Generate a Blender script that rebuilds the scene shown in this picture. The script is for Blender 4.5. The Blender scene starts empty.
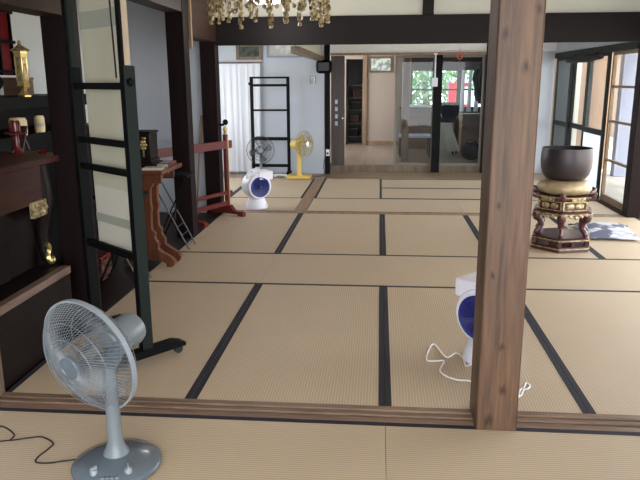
import bpy, math, random
from mathutils import Vector, Matrix
random.seed(7)
PI = math.pi
scene = bpy.context.scene
COL = scene.collection

# ------------------------------------------------------------------ materials
def s2l(c):
    return tuple(((v/255.0)/12.92 if v/255.0 <= .04045 else ((v/255.0+.055)/1.055)**2.4) for v in c) + (1.0,)

def newmat(name):
    m = bpy.data.materials.new(name); m.use_nodes = True
    nt = m.node_tree
    return m, nt, nt.nodes['Principled BSDF']

def plain(name, rgb, rough=.5, metal=0., spec=.5, var=.06, scale=30., bump=0., coat=0.):
    m, nt, b = newmat(name)
    tc = nt.nodes.new('ShaderNodeTexCoord'); nz = nt.nodes.new('ShaderNodeTexNoise')
    nz.inputs['Scale'].default_value = scale; nz.inputs['Detail'].default_value = 4
    nt.links.new(tc.outputs['Object'], nz.inputs['Vector'])
    hs = nt.nodes.new('ShaderNodeHueSaturation'); hs.inputs['Color'].default_value = s2l(rgb)
    mr = nt.nodes.new('ShaderNodeMapRange'); mr.inputs['To Min'].default_value = 1-var; mr.inputs['To Max'].default_value = 1+var
    nt.links.new(nz.outputs['Fac'], mr.inputs['Value']); nt.links.new(mr.outputs['Result'], hs.inputs['Value'])
    nt.links.new(hs.outputs['Color'], b.inputs['Base Color'])
    b.inputs['Roughness'].default_value = rough; b.inputs['Metallic'].default_value = metal
    b.inputs['Specular IOR Level'].default_value = spec
    b.inputs['Coat Weight'].default_value = coat
    if bump:
        bp = nt.nodes.new('ShaderNodeBump'); bp.inputs['Strength'].default_value = bump; bp.inputs['Distance'].default_value = .004
        nt.links.new(nz.outputs['Fac'], bp.inputs['Height']); nt.links.new(bp.outputs['Normal'], b.inputs['Normal'])
    return m

KNOTS = [(-.055, 1.70, .022), (.062, 1.79, .020), (.028, 1.57, .024), (-.045, 1.02, .016), (-.055, .72, .016), (.0, .40, .016), (.015, .20, .022), (-.04, .05, .026)]
def wood(name, dark, light, axis='Z', scale=9., rough=.55, spec=.4, knots=False, stretch=.06):
    m, nt, b = newmat(name)
    tc = nt.nodes.new('ShaderNodeTexCoord'); mp = nt.nodes.new('ShaderNodeMapping')
    sc = [1., 1., 1.]; sc['XYZ'.index(axis)] = stretch; mp.inputs['Scale'].default_value = sc
    nt.links.new(tc.outputs['Object'], mp.inputs['Vector'])
    n1 = nt.nodes.new('ShaderNodeTexNoise'); n1.inputs['Scale'].default_value = scale; n1.inputs['Detail'].default_value = 6; n1.inputs['Distortion'].default_value = .6
    n2 = nt.nodes.new('ShaderNodeTexNoise'); n2.inputs['Scale'].default_value = scale*7; n2.inputs['Detail'].default_value = 5
    for n in (n1, n2): nt.links.new(mp.outputs['Vector'], n.inputs['Vector'])
    mx = nt.nodes.new('ShaderNodeMath'); mx.operation = 'MULTIPLY_ADD'; mx.inputs[1].default_value = .45
    nt.links.new(n2.outputs['Fac'], mx.inputs[0])
    m2 = nt.nodes.new('ShaderNodeMath'); m2.operation = 'MULTIPLY'; m2.inputs[1].default_value = .55
    nt.links.new(n1.outputs['Fac'], m2.inputs[0]); nt.links.new(m2.outputs[0], mx.inputs[2])
    cr = nt.nodes.new('ShaderNodeValToRGB'); cr.color_ramp.elements[0].position = .36; cr.color_ramp.elements[1].position = .64
    cr.color_ramp.elements[0].color = s2l(dark); cr.color_ramp.elements[1].color = s2l(light)
    nt.links.new(mx.outputs[0], cr.inputs['Fac'])
    out = cr.outputs['Color']
    if knots:
        prev = None
        for (kx, kz, kr) in KNOTS:
            sp_ = nt.nodes.new('ShaderNodeMapping'); sp_.inputs['Location'].default_value = (-kx, 0, -kz*.62); sp_.inputs['Scale'].default_value = (1, 0, .62)
            nt.links.new(tc.outputs['Object'], sp_.inputs['Vector'])
            wn_ = nt.nodes.new('ShaderNodeMix'); wn_.data_type = 'RGBA'; wn_.blend_type = 'LINEAR_LIGHT'; wn_.inputs['Factor'].default_value = .02
            nt.links.new(sp_.outputs['Vector'], wn_.inputs[6]); nt.links.new(n2.outputs['Color'], wn_.inputs[7])
            ln_ = nt.nodes.new('ShaderNodeVectorMath'); ln_.operation = 'LENGTH'; nt.links.new(wn_.outputs[2], ln_.inputs[0])
            dv_ = nt.nodes.new('ShaderNodeMath'); dv_.operation = 'DIVIDE'; dv_.inputs[1].default_value = kr
            nt.links.new(ln_.outputs['Value'], dv_.inputs[0])
            if prev is None: prev = dv_
            else:
                mn = nt.nodes.new('ShaderNodeMath'); mn.operation = 'MINIMUM'
                nt.links.new(prev.outputs[0], mn.inputs[0]); nt.links.new(dv_.outputs[0], mn.inputs[1]); prev = mn
        r2 = nt.nodes.new('ShaderNodeValToRGB'); r2.color_ramp.elements[0].position = .2; r2.color_ramp.elements[0].color = (.25, .22, .20, 1)
        r2.color_ramp.elements[1].position = 1.; r2.color_ramp.elements[1].color = (1, 1, 1, 1)
        e_ = r2.color_ramp.elements.new(.5); e_.color = (.66, .56, .5, 1)
        nt.links.new(prev.outputs[0], r2.inputs['Fac'])
        mm = nt.nodes.new('ShaderNodeMix'); mm.data_type = 'RGBA'; mm.blend_type = 'MULTIPLY'; mm.inputs['Factor'].default_value = 1.
        nt.links.new(out, mm.inputs[6]); nt.links.new(r2.outputs['Color'], mm.inputs[7]); out = mm.outputs[2]
    nt.links.new(out, b.inputs['Base Color'])
    b.inputs['Roughness'].default_value = rough; b.inputs['Specular IOR Level'].default_value = spec
    bp = nt.nodes.new('ShaderNodeBump'); bp.inputs['Strength'].default_value = .15; bp.inputs['Distance'].default_value = .002
    nt.links.new(mx.outputs[0], bp.inputs['Height']); nt.links.new(bp.outputs['Normal'], b.inputs['Normal'])
    return m

def tatami_mat_material():
    m, nt, b = newmat('tatami_rush')
    tc = nt.nodes.new('ShaderNodeTexCoord')
    wv = nt.nodes.new('ShaderNodeTexWave'); wv.wave_type = 'BANDS'; wv.bands_direction = 'X'; wv.inputs['Scale'].default_value = 21.; wv.inputs['Distortion'].default_value = .3
    nt.links.new(tc.outputs['Object'], wv.inputs['Vector'])
    mp = nt.nodes.new('ShaderNodeMapping'); mp.inputs['Scale'].default_value = (40, 500, 40)
    nt.links.new(tc.outputs['Object'], mp.inputs['Vector'])
    nz = nt.nodes.new('ShaderNodeTexNoise'); nz.inputs['Scale'].default_value = 1.; nz.inputs['Detail'].default_value = 3
    nt.links.new(mp.outputs['Vector'], nz.inputs['Vector'])
    n3 = nt.nodes.new('ShaderNodeTexNoise'); n3.inputs['Scale'].default_value = 2.2; n3.inputs['Detail'].default_value = 3
    nt.links.new(tc.outputs['Object'], n3.inputs['Vector'])
    c = nt.nodes.new('ShaderNodeMix'); c.data_type = 'RGBA'
    c.inputs[6].default_value = s2l((165, 148, 123)); c.inputs[7].default_value = s2l((203, 183, 157))
    a = nt.nodes.new('ShaderNodeMath'); a.operation = 'MULTIPLY_ADD'; a.inputs[1].default_value = .55
    nt.links.new(wv.outputs['Fac'], a.inputs[0])
    a2 = nt.nodes.new('ShaderNodeMath'); a2.operation = 'MULTIPLY'; a2.inputs[1].default_value = .45
    nt.links.new(nz.outputs['Fac'], a2.inputs[0]); nt.links.new(a2.outputs[0], a.inputs[2])
    nt.links.new(a.outputs[0], c.inputs['Factor'])
    oi = nt.nodes.new('ShaderNodeObjectInfo')
    ad = nt.nodes.new('ShaderNodeMath'); ad.operation = 'MULTIPLY_ADD'; ad.inputs[1].default_value = .35
    nt.links.new(oi.outputs['Random'], ad.inputs[0]); nt.links.new(n3.outputs['Fac'], ad.inputs[2])
    mr = nt.nodes.new('ShaderNodeMapRange'); mr.inputs['From Max'].default_value = 1.35; mr.inputs['To Min'].default_value = .9; mr.inputs['To Max'].default_value = 1.08
    nt.links.new(ad.outputs[0], mr.inputs['Value'])
    hs = nt.nodes.new('ShaderNodeHueSaturation'); nt.links.new(c.outputs[2], hs.inputs['Color']); nt.links.new(mr.outputs['Result'], hs.inputs['Value'])
    nt.links.new(hs.outputs['Color'], b.inputs['Base Color'])
    b.inputs['Roughness'].default_value = .55; b.inputs['Specular IOR Level'].default_value = .45
    bp = nt.nodes.new('ShaderNodeBump'); bp.inputs['Strength'].default_value = .35; bp.inputs['Distance'].default_value = .002
    nt.links.new(wv.outputs['Fac'], bp.inputs['Height']); nt.links.new(bp.outputs['Normal'], b.inputs['Normal'])
    return m

def glassmat(name, tint=(.94, .96, .96), refl=.04, rough=0.0):
    m = bpy.data.materials.new(name); m.use_nodes = True; nt = m.node_tree
    nt.nodes.remove(nt.nodes['Principled BSDF'])
    t = nt.nodes.new('ShaderNodeBsdfTransparent'); t.inputs['Color'].default_value = tint+(1,)
    g = nt.nodes.new('ShaderNodeBsdfGlossy'); g.inputs['Roughness'].default_value = rough
    lw = nt.nodes.new('ShaderNodeFresnel'); lw.inputs['IOR'].default_value = 1.5
    ad = nt.nodes.new('ShaderNodeMath'); ad.operation = 'ADD'; ad.inputs[1].default_value = refl-.04; ad.use_clamp = True
    nt.links.new(lw.outputs[0], ad.inputs[0])
    ge = nt.nodes.new('ShaderNodeNewGeometry'); inv = nt.nodes.new('ShaderNodeMath'); inv.operation = 'SUBTRACT'; inv.inputs[0].default_value = 1.
    nt.links.new(ge.outputs['Backfacing'], inv.inputs[1])
    fr_ = nt.nodes.new('ShaderNodeMath'); fr_.operation = 'MULTIPLY'
    nt.links.new(ad.outputs[0], fr_.inputs[0]); nt.links.new(inv.outputs[0], fr_.inputs[1])
    mx = nt.nodes.new('ShaderNodeMixShader')
    nt.links.new(fr_.outputs[0], mx.inputs[0]); nt.links.new(t.outputs[0], mx.inputs[1]); nt.links.new(g.outputs[0], mx.inputs[2])
    nt.links.new(mx.outputs[0], nt.nodes['Material Output'].inputs['Surface'])
    return m

def clearplastic(name, rgb, alpha, rough=.25):
    m, nt, b = newmat(name)
    b.inputs['Base Color'].default_value = s2l(rgb); b.inputs['Roughness'].default_value = rough; b.inputs['Alpha'].default_value = alpha
    return m

def cloth(name, rgb, translucent=.25, rough=.85, weave=300.):
    m, nt, b = newmat(name)
    tc = nt.nodes.new('ShaderNodeTexCoord'); nz = nt.nodes.new('ShaderNodeTexNoise'); nz.inputs['Scale'].default_value = weave
    nt.links.new(tc.outputs['Object'], nz.inputs['Vector'])
    hs = nt.nodes.new('ShaderNodeHueSaturation'); hs.inputs['Color'].default_value = s2l(rgb)
    mr = nt.nodes.new('ShaderNodeMapRange'); mr.inputs['To Min'].default_value = .9; mr.inputs['To Max'].default_value = 1.08
    nt.links.new(nz.outputs['Fac'], mr.inputs['Value']); nt.links.new(mr.outputs['Result'], hs.inputs['Value'])
    nt.links.new(hs.outputs['Color'], b.inputs['Base Color']); b.inputs['Roughness'].default_value = rough
    if translucent:
        tr = nt.nodes.new('ShaderNodeBsdfTranslucent'); nt.links.new(hs.outputs['Color'], tr.inputs['Color'])
        mx = nt.nodes.new('ShaderNodeMixShader'); mx.inputs[0].default_value = translucent
        nt.links.new(b.outputs[0], mx.inputs[1]); nt.links.new(tr.outputs[0], mx.inputs[2])
        nt.links.new(mx.outputs[0], nt.nodes['Material Output'].inputs['Surface'])
    return m

def twotone(name, a, c, scale, lo=.48, hi=.56, rough=.7, metal=0.):
    m, nt, b = newmat(name)
    tc = nt.nodes.new('ShaderNodeTexCoord'); nz = nt.nodes.new('ShaderNodeTexNoise'); nz.inputs['Scale'].default_value = scale; nz.inputs['Detail'].default_value = 5
    nt.links.new(tc.outputs['Object'], nz.inputs['Vector'])
    cr = nt.nodes.new('ShaderNodeValToRGB'); cr.color_ramp.elements[0].position = lo; cr.color_ramp.elements[1].position = hi
    cr.color_ramp.elements[0].color = s2l(a); cr.color_ramp.elements[1].color = s2l(c)
    nt.links.new(nz.outputs['Fac'], cr.inputs['Fac']); nt.links.new(cr.outputs['Color'], b.inputs['Base Color'])
    b.inputs['Roughness'].default_value = rough; b.inputs['Metallic'].default_value = metal
    return m

def emit(name, rgb, strength):
    m, nt, b = newmat(name)
    b.inputs['Base Color'].default_value = s2l(rgb); b.inputs['Emission Color'].default_value = s2l(rgb); b.inputs['Emission Strength'].default_value = strength
    return m

M = dict(
    rush=tatami_mat_material(),
    heri=plain('dark_cloth_border', (27, 28, 38), .8, var=.1, scale=200),
    post=wood('dark_post_wood', (20, 10, 11), (31, 17, 17), 'Z', 12, .55, .12),
    beam=wood('dark_beam_wood', (15, 10, 10), (25, 17, 16), 'X', 10, .55, .2),
    beamy=wood('brown_beam_wood', (38, 25, 20), (60, 41, 32), 'Y', 10, .55, .25),
    cedar=wood('cedar_pillar_wood', (56, 38, 27), (108, 80, 58), 'Z', 9, .5, knots=True),
    sill=wood('sill_wood', (96, 76, 62), (146, 120, 100), 'X', 16, .5),
    silly=wood('sill_wood_deep', (120, 94, 72), (150, 122, 96), 'Y', 16, .5),
    board=wood('board_floor_wood', (112, 92, 70), (142, 120, 94), 'X', 8, .4),
    darkfloor=wood('dark_floor_wood', (26, 17, 15), (42, 28, 24), 'Y', 8, .5, .2),
    hallfloor=wood('hall_floor_wood', (124, 106, 94), (154, 136, 122), 'Y', 8, .3),
    lightwood=wood('light_wood', (124, 98, 76), (158, 130, 104), 'Z', 10, .5),
    greywood=wood('grey_wood', (92, 76, 62), (128, 108, 88), 'Z', 10, .5),
    plaster=plain('white_plaster', (176, 182, 192), .9, var=.03, scale=6),
    plastera=plain('alcove_plaster_lightened', (226, 232, 234), .9, var=.03, scale=6),  # same plaster, its colour lightened to make up for missing light
    plasterc=plain('cream_plaster', (204, 204, 192), .9, var=.03, scale=6),
    ceilw=wood('lightened_ceiling_wood', (176, 156, 132), (204, 184, 158), 'Y', 6, .6),  # unseen ceiling, wood colour lightened to bounce more light into the room
    wallpaper=plain('beige_wallpaper', (172, 156, 142), .85, var=.03, scale=40),
    black=plain('black_lacquer', (9, 9, 11), .55, spec=.12, var=.1),
    frame=plain('dark_green_black_paint', (9, 10, 11), .6, spec=.12, var=.1),
    framegreen=plain('grey_green_paint', (22, 31, 29), .6, spec=.2, var=.1),
    beigebar=plain('beige_wood_bar', (168, 150, 128), .5, var=.06),
    silk=cloth('scroll_backing_silk', (204, 200, 180), .3),
    silkband=cloth('scroll_band_grey_green', (172, 174, 160), .25),
    paper=cloth('scroll_paper', (216, 212, 200), .3),
    lace=cloth('white_lace_curtain', (236, 238, 244), .3),
    fangrey=plain('fan_grey_plastic', (112, 120, 124), .35, var=.03),
    fandark=plain('fan_slate_plastic', (92, 102, 110), .25, var=.04, coat=.3),
    wire=plain('fan_wire_grey', (112, 118, 124), .3, spec=.5, var=.02),
    rimgrey=plain('fan_rim_grey', (140, 147, 152), .35, var=.02),
    blade=clearplastic('fan_blade_clear_grey', (110, 124, 134), .3),
    bladesmoke=clearplastic('fan_blade_smoke', (90, 100, 108), .4),
    bladeyel=clearplastic('fan_blade_amber', (214, 180, 90), .4),
    wireblack=plain('wire_black', (40, 42, 46), .4),
    yellow=plain('yellow_plastic', (206, 176, 92), .4, var=.03),
    yellowwire=plain('yellow_wire', (170, 158, 110), .4),
    chrome=plain('chrome', (220, 222, 224), .15, 1.0, var=.02),
    whitep=plain('white_plastic', (226, 226, 236), .4, var=.02),
    whitecord=plain('white_cord', (236, 236, 236), .5, var=.02),
    navy=plain('navy_blue_plastic', (30, 40, 122), .35, var=.1, scale=60),
    navyd=plain('navy_dark_plastic', (18, 22, 66), .4, var=.1),
    gold=plain('polished_brass', (214, 192, 130), .3, .9, var=.12, scale=20),
    goldleaf=twotone('aged_gilt', (112, 94, 62), (200, 184, 142), 40, .35, .65, .45, .5),
    redlac=plain('red_lacquer', (110, 24, 24), .25, var=.1, coat=.5),
    redwood=wood('red_lacquered_wood', (76, 24, 21), (104, 38, 32), 'X', 10, .35, .25),
    deskwood=wood('brown_desk_wood', (74, 40, 26), (110, 64, 42), 'Z', 12, .35),
    altarwood=wood('altar_dark_wood', (19, 13, 13), (30, 20, 19), 'Y', 8, .5, .15),
    altarred=wood('altar_red_brown_wood', (52, 24, 19), (76, 37, 29), 'Y', 8, .4, .3),
    kamachi=wood('step_edge_wood', (104, 84, 74), (134, 110, 98), 'Y', 10, .5),
    cream=plain('cream_paper', (240, 226, 176), .7, var=.08, scale=12),
    bronze=plain('dark_bronze', (62, 56, 58), .4, .6, var=.15, scale=8),
    brocade=twotone('gold_brocade', (140, 120, 92), (178, 158, 122), 14, .35, .65, .42, .25),
    maroon=plain('maroon_lacquer', (66, 26, 28), .3, var=.12, coat=.4),
    zabuton=twotone('navy_floral_fabric', (88, 92, 110), (190, 194, 202), 8, .47, .57, .85),
    teal=plain('teal_tassel', (40, 88, 92), .8),
    glass=glassmat('pane_glass'),
    glassd=glassmat('dim_pane_glass', (.74, .78, .80), .03),
    frost=cloth('frosted_pane', (226, 234, 242), .65, .4, 5.),
    darkgreen=plain('dark_green_frame', (26, 30, 26), .55, spec=.2, var=.1),
    alu=plain('aluminium', (112, 106, 96), .45, .3, var=.05),
    dooralight=wood('door_light_wood', (112, 92, 72), (142, 120, 96), 'Z', 10, .5),
    darkdoor=wood('dark_door_wood', (56, 46, 42), (78, 66, 58), 'Z', 8, .4),
    blackcord=plain('dark_brown_cord', (38, 28, 24), .6),
    lamp=emit('lamp_glow', (250, 240, 255), 1.0),
    photo=twotone('picture_sheet', (150, 160, 150), (230, 234, 226), 9, .45, .55, .4),
    photogreen=twotone('picture_green_sheet', (30, 38, 32), (60, 68, 56), 14, .45, .55, .4),
    photogrey=twotone('picture_grey_sheet', (176, 178, 176), (214, 214, 210), 4, .45, .55, .4),
    redthing=plain('red_paint', (214, 40, 50), .5),
    whitepaint=plain('white_paint', (236, 238, 240), .5),
    leaf=plain('leaf_green', (86, 130, 70), .6, var=.4, scale=3),
    bark=plain('bark', (80, 64, 50), .9, var=.2),
    ground=twotone('gravel_ground', (170, 160, 144), (196, 188, 172), 25, .4, .6, .95),
    outerwall=wood('outer_wall_wood', (128, 102, 82), (152, 124, 100), 'Z', 4, .7),
    veranda=wood('veranda_board_wood', (128, 122, 114), (156, 150, 142), 'Y', 10, .6),
    greypaint=plain('grey_paint', (138, 140, 156), .6),
    brownbox=wood('cabinet_wood', (96, 74, 56), (128, 100, 78), 'X', 8, .5),
    darkcloth=plain('dark_cloth', (34, 36, 44), .9, var=.2, scale=20),
    lavender=plain('lavender_top', (186, 186, 212), .4),
    redorange=plain('orange_red_plastic', (220, 80, 50), .4),
    redcover=twotone('red_patterned_cloth', (70, 24, 24), (104, 74, 56), 40, .48, .56, .7),
)

# ------------------------------------------------------------------ mesh builder
class MB:
    def __init__(s): s.v = []; s.f = []
    def add(s, vs, fs, mat=None):
        n = len(s.v)
        s.v += [tuple((mat @ Vector(p)) if mat else p) for p in vs]
        s.f += [tuple(i+n for i in f) for f in fs]
        return s
    def box(s, x0, x1, y0, y1, z0, z1, mat=None):
        vs = [(x0,y0,z0),(x1,y0,z0),(x1,y1,z0),(x0,y1,z0),(x0,y0,z1),(x1,y0,z1),(x1,y1,z1),(x0,y1,z1)]
        fs = [(0,3,2,1),(4,5,6,7),(0,1,5,4),(1,2,6,5),(2,3,7,6),(3,0,4,7)]
        return s.add(vs, fs, mat)
    def bar(s, a, b, w, d, up=(0,0,1)):
        a = Vector(a); b = Vector(b); t = (b-a).normalized(); u = Vector(up)
        if abs(t.dot(u)) > .97: u = Vector((1,0,0))
        x = t.cross(u).normalized(); y = x.cross(t).normalized()
        vs = []
        for p in (a, b):
            for sx, sy in ((-1,-1),(1,-1),(1,1),(-1,1)): vs.append(tuple(p+x*(sx*w/2)+y*(sy*d/2)))
        return s.add(vs, [(0,3,2,1),(4,5,6,7),(0,1,5,4),(1,2,6,5),(2,3,7,6),(3,0,4,7)])
    def tube(s, pts, r, n=8, closed=False, mat=None):
        pts = [Vector(p) for p in pts]; N = len(pts); rs = r if isinstance(r, (list, tuple)) else [r]*N
        tang = []
        for i in range(N):
            a = pts[(i-1) % N] if (closed or i) else pts[0]; b = pts[(i+1) % N] if (closed or i < N-1) else pts[-1]
            tang.append((b-a).normalized() if (b-a).length else Vector((0,0,1)))
        u = Vector((0,0,1)) if abs(tang[0].z) < .9 else Vector((1,0,0))
        u = (u-tang[0]*u.dot(tang[0])).normalized(); vs = []
        for i in range(N):
            u = (u-tang[i]*u.dot(tang[i]))
            u = u.normalized() if u.length > 1e-6 else Vector((1,0,0))
            w = tang[i].cross(u)
            for k in range(n):
                a = 2*PI*k/n; vs.append(tuple(pts[i]+(u*math.cos(a)+w*math.sin(a))*rs[i]))
        fs = []
        for i in range(N if closed else N-1):
            j = (i+1) % N
            for k in range(n): fs.append((i*n+k, i*n+(k+1) % n, j*n+(k+1) % n, j*n+k))
        if not closed: fs += [tuple(range(n))[::-1], tuple((N-1)*n+k for k in range(n))]
        return s.add(vs, fs, mat)
    def lathe(s, prof, n=32, mat=None, a0=0.):
        vs = []; fs = []; m = len(prof)
        for (r, z) in prof:
            for k in range(n):
                a = a0+2*PI*k/n; vs.append((max(r, 1e-5)*math.cos(a), max(r, 1e-5)*math.sin(a), z))
        for i in range(m-1):
            for k in range(n): fs.append((i*n+k, i*n+(k+1) % n, (i+1)*n+(k+1) % n, (i+1)*n+k))
        fs.append(tuple(range(n))[::-1]); fs.append(tuple((m-1)*n+k for k in range(n)))
        return s.add(vs, fs, mat)
    def prism(s, poly, t0, t1, mat=None):   # poly in XZ, thickness along Y
        n = len(poly); vs = [(x, t0, z) for x, z in poly]+[(x, t1, z) for x, z in poly]
        fs = [tuple(range(n)), tuple(range(2*n-1, n-1, -1))]+[(i, i+n, (i+1) % n+n, (i+1) % n) for i in range(n)]
        return s.add(vs, fs, mat)
    def sphere(s, c, r, n=16, m=10, sc=(1,1,1), mat=None):
        prof = [(r*math.sin(PI*i/m), -r*math.cos(PI*i/m)) for i in range(m+1)]
        T = Matrix.Translation(c) @ Matrix.Diagonal((*sc, 1))
        return s.lathe(prof, n, (mat @ T) if mat else T)

def obj(name, mb, mat, parent=None, bevel=0., smooth=True, loc=None, rotz=0., ang=40):
    me = bpy.data.meshes.new(name)
    vs = mb.v
    if loc is not None and parent is None and rotz == 0:
        L = Vector(loc); vs = [tuple(Vector(p)-L) for p in vs]
    me.from_pydata(vs, [], mb.f); me.update()
    me.materials.append(mat)
    if smooth:
        me.shade_smooth(); me.set_sharp_from_angle(angle=math.radians(ang))
    o = bpy.data.objects.new(name, me); COL.objects.link(o)
    if parent: o.parent = parent
    if loc is not None: o.location = loc; o.rotation_euler.z = rotz
    if bevel:
        b = o.modifiers.new('bevel', 'BEVEL'); b.width = bevel; b.segments = 2; b.limit_method = 'ANGLE'
    return o

def tag(o, label, cat, group=None, kind=None):
    o['label'] = label; o['category'] = cat
    if group: o['group'] = group
    if kind: o['kind'] = kind
    return o

def thing(name, label, cat, loc=(0,0,0), rotz=0., group=None):
    o = bpy.data.objects.new(name, None); COL.objects.link(o); o.empty_display_size = .1
    o.location = loc; o.rotation_euler = (0, 0, rotz)
    return tag(o, label, cat, group)

def struct(name, mb, mat, parent=None, bevel=0.):
    o = obj(name, mb, mat, parent, bevel)
    if not parent: o['kind'] = 'structure'
    return o

def dup(root, loc, rotz, label, group=None):
    r = root.copy(); COL.objects.link(r); r.location = loc; r.rotation_euler = (0, 0, rotz); r['label'] = label
    if group: r['group'] = group
    for ch in list(root.children):
        c = ch.copy(); COL.objects.link(c); c.parent = r
        for g in ch.children:
            d = g.copy(); COL.objects.link(d); d.parent = c
    return r

def box(*a): return MB().box(*a)

# ------------------------------------------------------------------ camera
f_px, pitch, yaw, roll = 666.38, .2348, -.0888, -.005
CP = Vector((-.0477, -2.9462, 1.5244))
fw = Vector((math.sin(yaw)*math.cos(pitch), math.cos(yaw)*math.cos(pitch), -math.sin(pitch)))
rt = Vector((math.cos(yaw), -math.sin(yaw), 0)); up = rt.cross(fw)
r2 = rt*math.cos(roll)+up*math.sin(roll); u2 = -rt*math.sin(roll)+up*math.cos(roll)
cam = bpy.data.cameras.new('camera'); co = bpy.data.objects.new('camera', cam); COL.objects.link(co)
cam.sensor_width = 36; cam.lens = 36*f_px/640; cam.clip_start = .05; cam.clip_end = 300
co.matrix_world = Matrix(((r2.x, u2.x, -fw.x, CP.x), (r2.y, u2.y, -fw.y, CP.y), (r2.z, u2.z, -fw.z, CP.z), (0, 0, 0, 1)))
scene.camera = co

# ------------------------------------------------------------------ the setting
XL, XR = -1.91, 2.865
struct('floor', box(-3.3, XR+.1, -4.2, 8.6, -.14, -.05), M['darkfloor'])
# --- alcove and altar bay floor (dark boards, flush with the mats)
struct('floor.001', box(-3.3, XL-.002, 1.06, 4.72, -.048, -.004), M['darkfloor'])
struct('floor.002', box(-3.19, 2.74, 7.6, 8.46, -.048, -.002), M['board'])
struct('floor.003', box(XR+.105, 4.05, -4.2, 9.2, -.14, -.03), M['veranda'])     # veranda boards
struct('floor.004', box(-1.6, 2.85, 8.62, 14.2, -.1, .12), M['hallfloor'])
# front sill with sliding grooves
prof = [(-.156, -.048), (-.156, .002), (-.118, .002), (-.116, -.006), (-.092, -.006), (-.090, .002), (-.068, .002), (-.066, -.006), (-.042, -.006), (-.040, .002), (-.002, .002), (-.002, -.048)]
mb = MB(); n = len(prof)
mb.add([(XL-.1, y, z) for y, z in prof]+[(XR+.09, y, z) for y, z in prof],
       [tuple(range(n))[::-1], tuple(range(n, 2*n))]+[(i, (i+1) % n, (i+1) % n+n, i+n) for i in range(n)])
struct('trim_1', mb, M['sill'])
struct('trim_2', box(-1.9, 2.745, 4.735, 4.848, -.048, .003), M['silly'])
struct('trim_3', box(-1.055, -.905, 4.85, 7.598, -.048, .003), M['silly'])
# ceiling and walls
struct('ceiling', box(-3.4, 4.3, -4.2, 8.56, 2.8, 2.86), M['ceilw'])
struct('wall_left', MB().box(-3.3, -3.2, -.3, 5.2, -.05, 2.8).box(-3.3, -3.2, 7.7, 8.3, -.05, 2.8).box(-3.3, -3.2, 5.2, 7.7, -.05, .7).box(-3.3, -3.2, 5.2, 7.7, 1.9, 2.8), M['plastera'])
struct('wall_front', box(-3.3, -1.92, -.3, -.17, -.05, 2.8), M['plaster'])
struct('wall_front.001', box(-2.02, -1.93, -4.2, -.31, -.05, 2.8), M['plaster'])
struct('wall_partition', box(-3.2, -2.08, 4.76, 4.84, -.02, 2.8), M['plaster'])
struct('wall_back', box(-3.2, -.955, 8.2, 8.3, -.002, 2.8), M['plaster'])
struct('wall_back.001', box(-.955, 2.76, 8.45, 8.53, 1.965, 2.8), M['whitepaint'])  # plaster strip coloured whiter to offset the shade it sits in
struct('wall_back.002', box(1.79, 2.76, 8.45, 8.53, -.002, 1.965), M['plaster'])
struct('wall_middle', box(-1.904, 2.746, 4.77, 4.83, 2.0, 2.8), M['plasterc'])
struct('wall_right', box(2.76, 2.86, 4.885, 8.45, 1.935, 2.8), M['plaster'])
struct('wall_right.001', MB().box(XR+.005, XR+.1, .5, 4.715, 1.8, 2.8).box(XR+.005, XR+.1, -4.2, .5, -.05, 2.8), M['plaster'])  # out of view; solid stretch and low header shaped to limit daylight
struct('wall_hall', MB().box(-1.7, -1.6, 8.54, 9.4, -.1, 2.4).box(-1.7, -1.6, 11.9, 14.2, -.1, 2.4).box(-1.7, -1.6, 9.4, 11.9, -.1, .6), M['wallpaper'])
struct('ceiling.001', box(-1.7, 2.9, 8.53, 14.2, 2.4, 2.46), M['plasterc'])
# hallway end wall with closet opening and windows (Y = 12.2)
mb = MB()
mb.box(-1.6, -.80, 12.2, 12.3, .12, 2.4); mb.box(-.80, -.42, 12.2, 12.3, 1.98, 2.4); mb.box(-.42, .62, 12.2, 12.3, .12, 2.4)
m2_ = MB().box(.62, 2.3, 12.2, 12.3, .12, .95).box(.62, 2.3, 12.2, 12.3, 1.72, 2.4).box(2.3, 2.75, 12.2, 12.3, .12, 2.4)
struct('wall_hall.003', m2_, M['darkdoor'])  # dark wood instead of wallpaper, painting in the dimness behind the glass
struct('wall_hall.001', mb, M['wallpaper'])
struct('wall_closet', MB().box(-1.0, -.82, 12.3, 13.2, .12, 2.4).box(-.40, -.22, 12.3, 13.2, .12, 2.4).box(-1.0, -.22, 13.2, 13.3, .12, 2.4), M['darkdoor'])
struct('wall_hall.002', box(2.75, 2.85, 8.62, 12.2, .12, 2.4), M['greywood'])  # out of view; closes the hallway side to keep daylight out
struct('baseboard_hall', box(-.36, .6, 12.185, 12.198, .12, .2), M['lightwood'])
struct('trim_4', MB().box(-.43, -.34, 12.15, 12.2, .12, 2.1), M['lightwood'])
w = struct('window_1', MB().box(.62, 2.3, 12.2, 12.26, 1.30, 1.335).box(.62, .66, 12.2, 12.26, .95, 1.72).box(1.12, 1.17, 12.2, 12.26, .95, 1.72).box(1.62, 1.74, 12.2, 12.26, .95, 1.72).box(2.25, 2.3, 12.2, 12.26, .95, 1.72), M['darkdoor'])
struct('pane', box(.62, 2.3, 12.27, 12.275, .95, 1.72), M['glass'], w)
# step, lintel and door posts at the back of the right-hand room
struct('trim_5', box(-.868, 2.74, 8.54, 8.615, -.02, .10), M['greywood'])
struct('trim_6', box(-.868, 1.655, 8.40, 8.449, 1.925, 1.962), M['lightwood'])
struct('trim_7', box(.335, .455, 8.72, 8.80, .12, 2.35), M['lightwood'])
struct('trim_8', box(-1.07, -.97, 4.885, 8.198, 1.83, 1.905), M['greywood'])   # lintel between the two back rooms
struct('wall_middle.001', box(-1.04, -1.0, 4.885, 8.198, 1.907, 2.8), M['plasterc'])
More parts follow.
